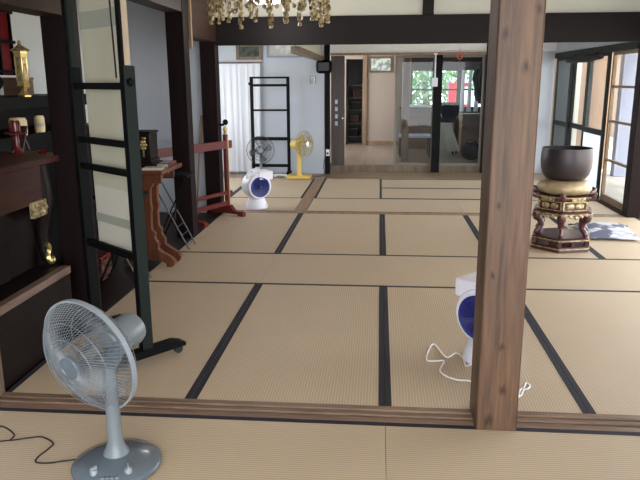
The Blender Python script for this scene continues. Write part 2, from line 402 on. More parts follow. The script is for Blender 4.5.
# beams on the left side (front to back) and altar lintel
struct('trim_9', box(-2.06, -1.885, 1.17, 3.395, 2.15, 2.42), M['beamy'])
struct('trim_10', box(-2.06, -1.885, 3.58, 4.695, 1.95, 2.42), M['beamy'])
struct('trim_11', box(-2.06, -1.885, -.003, .995, 1.90, 2.3), M['beamy'])
struct('trim_12', box(-1.884, -1.86, 3.60, 3.64, 1.83, 2.42), M['lightwood'])
struct('trim_13', box(2.745, 2.855, 4.885, 8.445, 1.85, 1.93), M['darkgreen'])   # rail above the right-hand doors
struct('trim_14', box(2.745, 2.862, 4.885, 8.445, -.05, .012), M['darkfloor'])
struct('trim_15', box(.40, .52, 4.735, 4.769, 2.217, 2.8), M['beam'])            # short strut in the plaster above the beam

# ---- posts, each a thing
def post(name, label, x0, x1, y0, y1, z0, z1, mat, bev=.006, group=None):
    c = ((x0+x1)/2, (y0+y1)/2, z0)
    o = obj(name, box(x0, x1, y0, y1, z0, z1), mat, loc=c, bevel=bev)
    return tag(o, label, 'pillar', group)
post('wooden_pillar', 'square brown cedar pillar with knots, standing alone on the front sill', .403, .582, -.192, .03, -.002, 2.8, M['cedar'], .008)
post('wooden_pillar', 'dark brown post beside the altar, behind the large grey fan', -2.045, -1.885, 1.0, 1.165, -.004, 2.8, M['post'])
post('wooden_pillar', 'dark brown post right behind the carved brown desk', -2.05, -1.88, 3.40, 3.575, -.004, 2.8, M['post'])
post('wooden_pillar', 'dark brown post behind the red lacquer rail stand, left end of the beam', -2.08, -1.905, 4.70, 4.88, -.004, 2.8, M['post'])
post('wooden_pillar', 'dark post at the right edge, in front of the sliding glass doors', 2.75, 2.90, 4.72, 4.88, -.03, 2.8, M['post'])
post('wooden_pillar', 'weathered grey-brown post cut off by the left edge, at the end of the front sill', -2.05, -1.905, -.16, -.005, .003, 2.8, M['greywood'])
post('wooden_pillar', 'slim black post under the loudspeaker, beside the pale back wall', -.95, -.872, 8.18, 8.36, -.002, 2.8, M['black'], .004)
post('wooden_pillar', 'black post between the two glass panes at the back', .83, .965, 8.42, 8.468, -.002, 1.924, M['black'], .004)
post('wooden_pillar', 'dark brown post at the right end of the back glass panes', 1.66, 1.785, 8.40, 8.55, -.002, 2.8, M['post'], .004)
tag(obj('crossbeam', box(-1.9, 2.746, 4.715, 4.768, 1.912, 2.215), M['beam'], loc=(.4, 4.74, 1.912), bevel=.006), 'wide dark brown crossbeam spanning the room under the white upper wall', 'beam')

# ------------------------------------------------------------------ tatami mats
def mat_mesh(Lg):
    W = .953; L = Lg
    return box(-W/2, W/2, -L/2, L/2, -.048, 0)
def tatami(x0, x1, y0, y1, label, longdir):
    wx, wy = x1-x0, y1-y0
    W, L = (wx, wy) if longdir == 'Y' else (wy, wx)
    r = thing('tatami_mat', label, 'tatami mat', ((x0+x1)/2, (y0+y1)/2, 0), 0 if longdir == 'Y' else PI/2, 'tatami mats covering the floor')
    g = .001
    obj('rush_cover', box(-W/2+g, W/2-g, -L/2+g, L/2-g, -.049, 0), M['rush'], r, smooth=False)
    for s in (-1, 1):
        xa, xb = (s*(W/2-.031), s*(W/2-.0012))
        obj('cloth_border', box(min(xa, xb), max(xa, xb), -L/2+g, L/2-g, -.02, .0018), M['heri'], r, smooth=False)
    return r
W_, L_ = .955, 1.91
F0 = -.158
tatami(-1.91, 0, F0-W_, F0, 'tatami mat under the large grey fan, in front of the front sill', 'X')
tatami(0, 1.91, F0-W_, F0, 'tatami mat in front of the front sill, before the cedar pillar', 'X')
tatami(1.91, 2.865, F0-W_, F0, 'short tatami mat in the bottom right corner before the sill', 'X')
nm = ['tatami mat under the foot of the rolling scroll frame, just behind the front sill',
      'tatami mat just behind the front sill, second long mat from the left',
      'tatami mat under the blue and white blower behind the cedar pillar',
      'tatami mat just behind the front sill, first to the right of the cedar pillar',
      'tatami mat at the right edge, just behind the front sill']
for i in range(5): tatami(-1.91+i*W_, -1.91+(i+1)*W_, 0, L_, nm[i], 'Y')
tatami(-1.91, -.955, L_, L_+W_, 'short crosswise tatami mat at the foot of the carved brown desk', 'X')
tatami(-.955, .955, L_, L_+W_, 'crosswise tatami mat in the middle of the hall floor', 'X')
tatami(.955, 2.865, L_, L_+W_, 'crosswise tatami mat in front of the bronze bowl stand', 'X')
nm = ['tatami mat beside the red lacquer rail stand, in front of the middle sill',
      'tatami mat in front of the middle sill, second long mat from the left',
      'tatami mat in front of the middle sill, left of the cedar pillar',
      'tatami mat under the bronze bowl stand', 'tatami mat under the navy floral floor cushion']
for i in range(5): tatami(-1.91+i*W_, -1.91+(i+1)*W_, L_+W_, 4.733, nm[i], 'Y')
Y5 = 4.85; Y6 = 5.803; Y7 = 7.597
tatami(-2.96, -1.057, Y5, Y6, 'crosswise tatami mat under the far blue and white blower', 'X')
tatami(-.903, .955, Y5, Y6, 'crosswise tatami mat just behind the middle sill, centre of the back room', 'X')
tatami(.957, 2.742, Y5, Y6, 'crosswise tatami mat just behind the middle sill, beside the glass doors', 'X')
tatami(-3.05, -2.06, Y6, Y7, 'tatami mat before the white lace curtain', 'Y')
tatami(-2.058, -1.057, Y6, Y7, 'tatami mat before the grey and yellow fans', 'Y')
tatami(-.903, 0, Y6, Y7, 'lengthwise tatami mat before the dark doorway at the back', 'Y')
tatami(0, 1.91, Y6, 6.70, 'crosswise tatami mat before the back glass panes, nearer of the two', 'X')
tatami(0, 1.91, 6.70, Y7, 'crosswise tatami mat before the back glass panes, farther of the two', 'X')
tatami(1.91, 2.742, Y6, Y7, 'lengthwise tatami mat along the right-hand glass doors in the back room', 'Y')

# ------------------------------------------------------------------ electric fans
def ortho(axis):
    a = Vector(axis).normalized(); u = Vector((0,0,1)); x = u.cross(a).normalized(); y = a.cross(x)
    return a, x, y
def fan_head(root, centre, axis, R, m_wire, m_rim, m_blade, m_hub, m_motor, wires=60, nblade=4, bulge=.085, wr=.0013, motor=True, cap=.048):
    a, x, y = ortho(axis)
    T = Matrix(((x.x, y.x, a.x, centre[0]), (x.y, y.y, a.y, centre[1]), (x.z, y.z, a.z, centre[2]), (0,0,0,1)))   # local z = axis
    ring = lambda r, z: [(r*math.cos(2*PI*k/48), r*math.sin(2*PI*k/48), z) for k in range(48)]
    for sgn, nm in ((1, 'front_guard'), (-1, 'rear_guard')):
        g = MB()
        for k in range(wires):
            a0 = 2*PI*k/wires; pts = []
            for t in (0, .15, .35, .55, .72, .86, .96, 1.0):
                r = cap*.9+(R-cap*.9)*t; z = sgn*(bulge*(1-t**3.2)+.012*(1-t)+ .010); an = a0+(.55*(1-t) if sgn > 0 else -.3*(1-t))
                pts.append((r*math.cos(an), r*math.sin(an), z))
            g.tube(pts, wr, 4, mat=T)
        for t in (.38, .68):
            r = cap*.9+(R-cap*.9)*t; g.tube(ring(r, sgn*(bulge*(1-t**3.2)+.012*(1-t)+.010)), wr*1.3, 4, True, T)
        obj(nm, g, m_wire, root)
    rim = MB(); 
    prof = [(R-.003, -.010), (R+.004, -.011), (R+.005, .011), (R-.003, .010)]
    n = 64; vs = [(r*math.cos(2*PI*k/n), r*math.sin(2*PI*k/n), z) for r, z in prof for k in range(n)]
    rim.add(vs, [((i % 4)*n+k, (i % 4)*n+(k+1) % n, ((i+1) % 4)*n+(k+1) % n, ((i+1) % 4)*n+k) for i in range(4) for k in range(n)], T)
    obj('guard_rim', rim, m_rim, root)
    c = MB().lathe([(0, bulge+.006), (cap, bulge+.006), (cap*1.02, bulge+.018), (cap*.9, bulge+.024), (cap*.86, bulge+.02), (0, bulge+.022)], 32, T)
    obj('guard_cap', c, m_hub, root)
    b = MB()
    for k in range(nblade):
        a0 = 2*PI*k/nblade; nr, na = 7, 7; vs = []; fs = []
        for i in range(nr):
            t = i/(nr-1); r = .03+(R*.86-.03)*t; wdt = (.5+.62*math.sin(PI*min(1, t*.62+.12)))*(1.55/ nblade*2)*.62
            if t > .85: wdt *= 1-(t-.85)*1.6
            for j in range(na):
                q = j/(na-1)-.5; an = a0+q*wdt*1.3+.35*t
                vs.append((r*math.cos(an), r*math.sin(an), q*-.06*(1-.3*t)+.008))
        m_ = len(vs); vs += [(p[0], p[1], p[2]-.002) for p in vs]
        for i in range(nr-1):
            for j in range(na-1):
                A = (i*na+j, i*na+j+1, (i+1)*na+j+1, (i+1)*na+j); fs += [A, tuple(v+m_ for v in A[::-1])]
        edge = [j for j in range(na)]+[i*na+na-1 for i in range(1, nr)]+[(nr-1)*na+j for j in range(na-2, -1, -1)]+[i*na for i in range(nr-2, 0, -1)]
        for q in range(len(edge)):
            e0, e1 = edge[q], edge[(q+1) % len(edge)]; fs.append((e0, e0+m_, e1+m_, e1))
        b.add(vs, fs, T)
    b.lathe([(0, -.035), (.036, -.035), (.036, .03), (.03, .042), (0, .045)], 20, T)
    obj('fan_blades', b, m_blade, root)
    if motor:
        mm = MB().lathe([(0, -bulge-.016), (.05, -bulge-.016), (.066, -bulge-.03), (.074, -bulge-.06), (.072, -bulge-.15), (.062, -bulge-.175), (.03, -bulge-.185), (0, -bulge-.186)], 28, T)
        obj('motor_housing', mm, m_motor, root)
    return T

# --- large grey fan in the foreground
FB = Vector((-1.09, -.60, .002))
fan = thing('electric_fan', 'large grey pedestal fan in the foreground with a round slate base', 'electric fan', FB)
obj('base', MB().lathe([(0, .0), (.168, .0), (.176, .006), (.178, .016), (.170, .026), (.12, .045), (.06, .060), (0, .066)], 56), M['fandark'], fan, ang=60)
p = MB().lathe([(.052, .056), (.05, .068), (.040, .085), (.031, .11), (.028, .2), (.025, .41), (.028, .425), (.028, .44)], 28)
obj('pole', p, M['fangrey'], fan)
hd = Vector((-.02, .055, .475))
cr_ = Vector((-.090, .028, .466))                      # guard centre relative to the base
wv = (CP-(FB+cr_)).normalized()
rv = wv.cross(Vector((0,0,1))).normalized()*-1; uv = rv.cross(wv)*-1
if uv.z < 0: uv = -uv
if rv.x < 0: rv = -rv
ax = (wv*.52+(-.87*rv-.44*uv)*.86).normalized()
fan_head(fan, cr_, ax, .238, M['wire'], M['rimgrey'], M['blade'], M['fandark'], M['fangrey'], 84, 5, .080, .0011, True, .050)
nk = MB().tube([(0, 0, .43), tuple(cr_-ax*.16-Vector((0,0,.04)))], [.026, .034], 14)
obj('neck', nk, M['fangrey'], fan)
d = Vector((.19, -.98, 0)).normalized(); sx = Vector((d.y*-1, d.x, 0))
for s in (-1, 1):
    q = d*.112+sx*(s*.066)
    k = MB().lathe([(.015, .034), (.015, .052), (.012, .056), (0, .057)], 16, Matrix.Translation((q.x, q.y, 0))).box(-.004, .004, -.014, .014, .05, .068, Matrix.Translation((q.x, q.y, 0)) @ Matrix.Rotation(.5*s, 4, 'Z'))
    obj('dial_knob', k, M['rimgrey'], fan)
for k in range(4):
    q = d*.142+sx*((k-1.5)*.018)
    obj('push_button', MB().box(-.007, .007, -.008, .008, .028, .041, Matrix.Translation((q.x, q.y, 0)) @ Matrix.Rotation(math.atan2(d.x, -d.y), 4, 'Z')), M['fangrey'], fan, bevel=.002)
def smoothpath(pts, n=8):
    P = [Vector(p) for p in pts]; out = []
    for i in range(len(P)-1):
        p0 = P[max(i-1, 0)]; p1 = P[i]; p2 = P[i+1]; p3 = P[min(i+2, len(P)-1)]
        for k in range(n):
            t = k/n; out.append(.5*((2*p1)+(-p0+p2)*t+(2*p0-5*p1+4*p2-p3)*t*t+(-p0+3*p1-3*p2+p3)*t*t*t))
    out.append(P[-1]); return out
def ground(px, py, z=0.):
    dr = fw+r2*((px-320)/f_px)+u2*((240-py)/f_px); return CP+dr*((z-CP.z)/dr.z)
cord = [ground(*q, .006)-FB for q in ((80, 459), (64, 461), (48, 463), (36, 462), (38, 457), (48, 449), (53, 443), (42, 437), (28, 438), (14, 440), (2, 441), (-14, 444))]
obj('power_cord', MB().tube(smoothpath(cord), .0035, 6), M['blackcord'], fan)
cord2 = [ground(*q, .006)-FB for q in ((-14, 426), (0, 426), (8, 429), (14, 435), (10, 440))]
# second loop of the same cord
obj('power_cord', MB().tube(smoothpath(cord2), .0035, 6), M['blackcord'], fan)

# --- grey fan at the back
fb = thing('electric_fan', 'grey fan with smoky blades standing before the white lace curtain', 'electric fan', (-1.93, 7.6, .003))
obj('base', MB().lathe([(0, -.001), (.16, -.001), (.165, .015), (.1, .035), (.03, .05), (0, .05)], 36), M['fangrey'], fb)
obj('pole', MB().lathe([(.028, .03), (.022, .06), (.02, .36), (.024, .40)], 16), M['fangrey'], fb)
axb = Vector((.25, -.95, .12)).normalized(); cb = Vector((.02, -.13, .46))
fan_head(fb, cb, axb, .215, M['wireblack'], M['wireblack'], M['bladesmoke'], M['fandark'], M['fangrey'], 40, 4, .07, .0009, True, .05)
obj('neck', MB().tube([(0, 0, .38), tuple(cb-axb*.15)], [.022, .04], 12), M['fangrey'], fb)
# --- yellow fan at the back
fy = thing('electric_fan', 'yellow pedestal fan with a square yellow base before the pale back wall', 'electric fan', (-1.315, 7.62, .003))
obj('base', MB().box(-.2, .2, -.15, .15, -.001, .05), M['yellow'], fy, bevel=.02)
obj('pole', MB().lathe([(.05, .045), (.042, .06), (.04, .36), (.045, .38), (.02, .40)], 20), M['yellow'], fy)
axy = Vector((.82, -.55, .08)).normalized(); cy = Vector((.09, -.06, .55))
fan_head(fy, cy, axy, .205, M['yellowwire'], M['yellowwire'], M['bladeyel'], M['chrome'], M['yellow'], 40, 3, .07, .0016, True, .055)
obj('neck', MB().tube([(0, 0, .37), tuple(cy-axy*.14)], [.03, .045], 12), M['yellow'], fy)
cy_pts = [(-.15, .12, .02), (.2, .1, .01), (.32, .2, .004), (.38, .36, .01), (.42, .5, .2), (.44, .535, .34)]
obj('power_cord', MB().tube(smoothpath([(.1, .14, .02), (.22, .16, .01), (.33, .25, .004), (.37, .4, .03), (.35, .48, .14), (.385, .54, .33)]), .005, 6), M['blackcord'], fy)

# ------------------------------------------------------------------ blue and white blowers
def blower(label, loc, rz, handle=True):
    r = thing('blower_fan', label, 'blower', loc, rz, 'blue and white blowers')
    obj('base', MB().lathe([(0, -.0005), (.132, -.0005), (.135, .012), (.128, .05), (.112, .085), (.108, .10), (0, .105)], 36), M['whitep'], r)
    obj('neck', MB().lathe([(.104, .098), (.098, .12), (.096, .17), (.0, .175)], 28), M['whitep'], r)
    RY = Matrix.Translation((0, 0, .275)) @ Matrix.Rotation(PI/2, 4, 'X')
    dr = MB().lathe([(0, -.105), (.145, -.105), (.158, -.09), (.162, -.06), (.162, .06), (.158, .09), (.145, .105), (0, .105)], 40, RY)
    obj('drum', dr, M['whitep'], r)
    ob = MB().box(-.02, .172, -.119, .095, .352, .458)
    obj('outlet_duct', ob, M['whitep'], r, bevel=.012)
    for s in (-1, 1):
        RF = Matrix.Translation((0, s*.106, .27)) @ Matrix.Rotation(PI/2*s*-1, 4, 'X')
        g = MB().lathe([(0, -.004), (.122, -.004), (.124, .01), (.112, .016), (.104, .012), (0, .012)], 40, RF)
        gr = obj('intake_grille', g, M['navy'], r)
        s2 = MB()
        for q in (.03, .045, .06, .075, .09): s2.tube([(q*math.cos(2*PI*k/32), q*math.sin(2*PI*k/32), .015) for k in range(32)], .0028, 5, True, RF)
        for k in range(10):
            a = 2*PI*k/10; s2.tube([(.02*math.cos(a), .02*math.sin(a), .015), (.108*math.cos(a), .108*math.sin(a), .014)], .0025, 5, mat=RF)
        obj('spokes', s2, M['navyd'], gr)
        obj('centre_boss', MB().lathe([(0, .01), (.022, .012), (.02, .024), (0, .026)], 20, RF), M['navy'], gr)
    if handle:
        hp = [(-.11, 0, .395)]+[(-.03+.12*math.cos(PI-a), 0, .395+.075*math.sin(a)) for a in [PI*k/12 for k in range(1, 12)]]
        obj('handle', MB().tube(smoothpath([(-.125, 0, .37), (-.12, 0, .42), (-.07, 0, .465), (0, 0, .475), (.03, 0, .44)], 6), .012, 10), M['whitep'], r)
    return r
blower('blue and white blower on the far mats beside the red rail stand', (-1.54, 5.06, .002), .62)
bl = blower('blue and white blower half hidden behind the cedar pillar', (.572, .60, .002), PI-.75, False)
Bm = Matrix.Translation((.572, .60, .002)) @ Matrix.Rotation(PI-.75, 4, 'Z'); Bi = Bm.inverted()
pts = [ground(*q, .005) for q in ((474, 362), (466, 366), (463, 358), (456, 353), (446, 357), (434, 344), (428, 352), (427, 360), (436, 361), (444, 361), (440, 370), (446, 376), (458, 380), (470, 381), (490, 388), (510, 396), (520, 396), (523, 391), (526, 383), (530, 386), (527, 389), (521, 389), (518, 398))]
pc = [Bi @ p_ for p_ in pts]
obj('power_cord', MB().tube(smoothpath(pc, 5), .0045, 6), M['whitecord'], bl)

# ------------------------------------------------------------------ rolling frame with hanging scroll
U1 = Vector((-1.315, .40, .002)); U2 = Vector((-1.76, .77, .002))
fd = (U2-U1).normalized(); wid = (U2-U1).length
ang = math.atan2(fd.y, fd.x)
fr = thing('scroll_stand', 'tall dark rolling frame with rungs at the left, holding a pale scroll', 'scroll stand', U1, ang)
# local x: along frame from right upright to left, local y: toward ... (camera side is +y when ang ~ 141deg)
def upright(root, x, H0, H1, w=.045, d_=.06, m0=None, m1=None):
    u = obj('upright', box(x-w/2, x+w/2, -d_/2, d_/2, .055, H0), m0 or M['frame'], root, bevel=.003)
    obj('rail_strip', box(x-w*.46, x+w*.46, d_*.31, d_*.5, H0, H1), M['frame'], u, bevel=.002)
    obj('extension_bar', box(x-w*.32, x+w*.32, -d_*.3, d_*.3, H0, H1), m1 or M['beigebar'], u, bevel=.002)
    return u
for x in (0, wid):
    u = upright(fr, x, 1.60, 2.25, m1=M['beigebar'] if x == 0 else M['framegreen'])
    kb = MB().lathe([(0, 0), (.02, .0), (.022, .012), (.018, .025), (0, .027)], 6, Matrix.Translation((x-.022 if x == 0 else x+.022, 0, 1.52)) @ Matrix.Rotation(-PI/2 if x == 0 else PI/2, 4, 'Y'))
    obj('clamp_knob', kb, M['black'], u)
    ft = MB().prism([(-.24, .045), (-.24, .068), (-.18, .09), (.18, .09), (.24, .068), (.24, .045)], -.035, .035, Matrix.Translation((x, 0, 0)) @ Matrix.Rotation(PI/2, 4, 'Z'))
    fo = obj('foot', ft, M['frame'], fr, bevel=.003)
    for s in (-1, 1):
        c = MB().lathe([(.0, -.014), (.024, -.014), (.026, 0), (.024, .014), (0, .014)], 18, Matrix.Translation((x, s*.205, .0255)) @ Matrix.Rotation(PI/2, 4, 'Y'))
        c.box(x-.018, x+.018, s*.205-.01, s*.205+.01, .03, .05)
        obj('caster', c, M['wireblack'], fo)
# greenish side plates on the right upright
obj('side_plate', box(-.029, -.0228, -.031, .031, .09, 1.598), M['framegreen'], fr, bevel=.002)
for z, h in ((1.50, .035), (1.205, .035), (1.055, .035), (.605, .04), (.13, .04)):
    obj('rung', box(.0235, wid-.0235, -.005, .02, z-h/2, z+h/2), M['frame'], fr, bevel=.002)
obj('top_bar', box(-.02, wid+.02, -.02, .02, 2.251, 2.29), M['beigebar'], fr, bevel=.003)
# hanging scroll
sc_ = thing('hanging_scroll', 'long pale hanging scroll with grey bands, hung on the rolling frame', 'hanging scroll', U1, ang)
def sheet(z0, z1, x0, x1, y, th=.004, wob=.006):
    b = MB(); nx, nz = 8, 24; vs = []
    for s in (0, 1):
        for i in range(nz+1):
            for j in range(nx+1):
                zz = z0+(z1-z0)*i/nz; xx = x0+(x1-x0)*j/nx
                vs.append((xx, y-s*th+wob*math.sin(j*1.1+zz*1.3)*math.cos(zz*2), zz))
    n1 = (nx+1)*(nz+1); fs = []
    for i in range(nz):
        for j in range(nx):
            A = (i*(nx+1)+j, i*(nx+1)+j+1, (i+1)*(nx+1)+j+1, (i+1)*(nx+1)+j); fs += [A[::-1], tuple(v+n1 for v in A)]
    loop = [j for j in range(nx+1)]+[i*(nx+1)+nx for i in range(1, nz+1)]+[nz*(nx+1)+j for j in range(nx-1, -1, -1)]+[i*(nx+1) for i in range(nz-1, 0, -1)]
    for q in range(len(loop)):
        e0, e1 = loop[q], loop[(q+1) % len(loop)]; fs.append((e0, e1, e1+n1, e0+n1))
    return b.add(vs, fs)
sx0, sx1 = .028, wid-.075
obj('silk_mount', sheet(.945, 2.18, sx0, sx1, -.030), M['silk'], sc_)
obj('paper_sheet', sheet(.60, .945, sx0, sx1, -.030), M['paper'], sc_)
obj('upper_band', sheet(1.80, 1.89, sx0, sx1, -.0265, .002), M['silkband'], sc_)
obj('lower_band', sheet(.735, .785, sx0, sx1, -.0265, .002), M['silkband'], sc_)
obj('roller', MB().tube([(sx0-.0, -.034, .59), (sx1+.01, -.034, .59)], .014, 12), M['paper'], sc_)
obj('top_rod', MB().tube([(sx0, -.032, 2.19), (sx1, -.032, 2.19)], .012, 10), M['beigebar'], sc_)
obj('hanging_cord', MB().tube([((sx0+sx1)/2, -.032, 2.19), ((sx0+sx1)/2-.01, 0, 2.27)], .003, 6), M['blackcord'], sc_)
obj('ribbon', MB().bar((.16, -.021, 2.0), (.145, -.021, 1.54), .012, .003, (0,1,0)), M['blackcord'], sc_)

# --- black frame at the back
bf = thing('scroll_stand', 'empty black ladder-like frame standing before the pale back wall', 'scroll stand', (-2.12, 7.97, 0), 0)
w2 = .595
for x in (0, w2):
    obj('upright', box(x-.025, x+.025, -.02, .02, .06, 1.59), M['black'], bf, bevel=.003)
    fo = obj('foot', MB().prism([(-.13, .03), (-.13, .05), (-.1, .07), (.1, .07), (.13, .05), (.13, .03)], -.03, .03, Matrix.Translation((x, 0, 0)) @ Matrix.Rotation(PI/2, 4, 'Z')), M['black'], bf, bevel=.003)
    for s in (-1, 1):
        obj('caster', MB().lathe([(0, -.012), (.02, -.012), (.022, 0), (.02, .012), (0, .012)], 14, Matrix.Translation((x, s*.1, .0225)) @ Matrix.Rotation(PI/2, 4, 'Y')), M['wireblack'], fo)
for z, h in ((1.575, .03), (1.455, .04), (1.06, .03), (.60, .055), (.16, .05)):
    obj('rung', box(.0255, w2-.0255, -.012, .012, z-h/2, z+h/2), M['black'], bf, bevel=.002)
obj('clamp_knob', MB().lathe([(0, 0), (.022, 0), (.022, .02), (0, .022)], 12, Matrix.Translation((-.026, 0, 1.48)) @ Matrix.Rotation(-PI/2, 4, 'Y')), M['black'], bf)

# --- pale cable bundle on the floor at the frame's foot
cb_ = MB(); rr = random.Random(3); pts = []
for k in range(60):
    t = k/59; pts.append((-1.74+.18*t+.03*math.sin(k*1.7), 7.78+.04*math.cos(k*1.3), .008+.03*abs(math.sin(k*.9))))
cb_.tube(smoothpath(pts, 3), .006, 6)
tag(obj('cable_bundle', cb_, M['whitecord'], loc=(-1.65, 7.78, 0)), 'tangled pale cable lying on the floor between the grey and yellow fans', 'cable')

# ------------------------------------------------------------------ carved desk and what stands on it
dk = thing('carved_desk', 'narrow brown wooden desk on carved trestle legs beside the scroll frame', 'desk', (-1.965, 2.44, .002), 0)
obj('tabletop', box(-.215, .215, -.27, .27, .80, .835), M['deskwood'], dk, bevel=.008)
for y in (-.17, .17): obj('apron', box(-.17, .17, y-.012, y+.012, .72, .798), M['deskwood'], dk, bevel=.004)
def trestle(y):
    half = [(.045, .80), (.16, .80), (.15, .765), (.10, .74), (.075, .70), (.05, .66), (.046, .55), (.055, .50), (.043, .45), (.043, .32), (.07, .29), (.062, .25), (.095, .20), (.09, .16), (.13, .125), (.20, .085), (.225, .05), (.215, .02), (.20, .0), (.15, .0), (.145, .03), (.11, .045), (.05, .06)]
    poly = half+[(-x, z) for x, z in half[::-1]]
    return MB().prism(poly, y-.022, y+.022)
for y in (-.09, .09): obj('trestle_leg', trestle(y), M['deskwood'], dk, bevel=.006)
obj('stretcher', box(-.02, .02, -.067, .067, .2, .26), M['deskwood'], dk, bevel=.004)
bx = thing('altar_box', 'dark tiered wooden box with a gilt crest on the carved desk', 'box', (-2.04, 2.50, .8375), 0)
obj('body', MB().box(-.12, .12, -.10, .10, .06, .27), M['altarwood'], bx, bevel=.006)
obj('lid', MB().box(-.13, .13, -.11, .11, .271, .29), M['altarwood'], bx, bevel=.004)
obj('plinth', MB().box(-.15, .15, -.13, .13, 0, .03).box(-.13, .13, -.115, .115, .03, .06), M['altarwood'], bx, bevel=.004)
cr = MB()
for k in range(6): cr.sphere((.065+.022*math.cos(k*PI/3), -.104, .18+.03*math.sin(k*PI/3)), .014, 10, 6, (1, .3, 1))
cr.sphere((.065, -.104, .18), .016, 10, 6, (1, .4, 1)).box(.058, .072, -.106, -.1005, .08, .15).sphere((.07, -.103, .235), .014, 10, 6, (1.6, .3, .8))
obj('crest', cr, M['gold'], bx)
pk = MB()
for k in range(5): pk.box(-.08+.004*k, .08+.003*k, -.055, .055, .004*k, .004*k+.0038)
tag(obj('paper_stack', pk, M['paper'], loc=(-1.855, 2.24, .8375), rotz=.15), 'small stack of white papers at the front of the carved desk', 'papers')
rb = thing('red_booklet', 'red booklet lying at the right end of the carved desk behind the papers', 'booklet', (-1.81, 2.48, .8375), 0)
obj('cover', box(-.045, .045, -.12, .12, 0, .035), M['redlac'], rb, bevel=.004)
obj('page_block', box(-.043, .043, -.1215, -.115, .004, .031), M['paper'], rb)

# ------------------------------------------------------------------ folding metal stools
def stool(label, x, y):
    r = thing('folding_stool', label, 'stool', (x, y, 0), 0, 'black folding stools')
    obj('seat', box(-.19, .19, -.13, .13, .672, .70), M['black'], r, bevel=.008)
    for nm_, sg in (('leg_frame', 1), ('leg_frame', -1)):
        yy = .108 if sg > 0 else .092
        b = MB()
        for s in (-1, 1): b.tube([(sg*.17, s*yy, .006), (-sg*.16, s*yy, .665)], .0075, 8)
        for t in (.06, .2, .32):
            b.tube([(sg*(.17-.33*t), -yy, .006+.66*t), (sg*(.17-.33*t), yy, .006+.66*t)], .005, 6)
        obj(nm_, b, M['wireblack'] if sg > 0 else M['black'], r)
    return r
stool('folding metal stool with a black seat standing behind the carved desk', -1.955, 3.02)
stool('folding metal stool half hidden behind the scroll, left of the carved desk', -2.01, 1.90)
rc = thing('patterned_box', 'low red patterned box on the dark floor behind the scroll frame', 'box', (-2.33, 2.02, -.004), .0)
obj('body', box(-.13, .13, -.1, .1, 0, .16), M['redcover'], rc, bevel=.006)
obj('lid', box(-.135, .135, -.105, .105, .161, .19), M['redlac'], rc, bevel=.006)

# ------------------------------------------------------------------ red lacquer rail stand
A = Vector((-2.09, 4.0, .002)); B = Vector((-1.80, 4.60, .002))
dv = (B-A); wl = dv.length; an = math.atan2(dv.y, dv.x)
rs = thing('rail_stand', 'red lacquer rail stand with brass tips beside the dark post', 'rail stand', A, an)
for x in (0, wl):
    u = obj('upright', MB().box(x-.022, x+.022, -.022, .022, .06, .93), M['redwood'], rs, bevel=.003)
    obj('brass_edge', box(x+.014, x+.0215, -.0245, -.0222, .1, .90), M['gold'], u)
    obj('finial', MB().lathe([(.018, .93), (.022, .935), (.022, .95), (.012, .958), (.025, .98), (.022, 1.0), (.01, 1.02), (0, 1.025)], 18, Matrix.Translation((x, 0, 0))), M['gold'], u)
    ftp = [(-.24, 0), (-.24, .035), (-.2, .06), (-.14, .05), (-.09, .07), (-.05, .12), (.05, .12), (.09, .07), (.14, .05), (.2, .06), (.24, .035), (.24, 0), (.17, 0), (.15, .02), (-.15, .02), (-.17, 0)]
    fo = obj('foot', MB().prism(ftp, -.03, .03, Matrix.Translation((x, 0, 0)) @ Matrix.Rotation(PI/2, 4, 'Z')), M['redwood'], rs, bevel=.004)
for z, h, e in ((.815, .09, .10), (.26, .04, .08), (.14, .05, 0)):
    obj('rail', box(-e-(.36 if z > .5 else 0), wl+e, -.018, .018, z-h/2, z+h/2), M['redwood'], rs, bevel=.004)
ps = MB().tube([(-2.19, 4.66, -.003), (-2.10, 4.74, 1.14)], .014, 10)
tag(obj('wooden_stick', ps, M['lightwood'], loc=(-2.19, 4.66, -.003)), 'plain thin wooden stick leaning on the white wall behind the rail stand', 'stick')

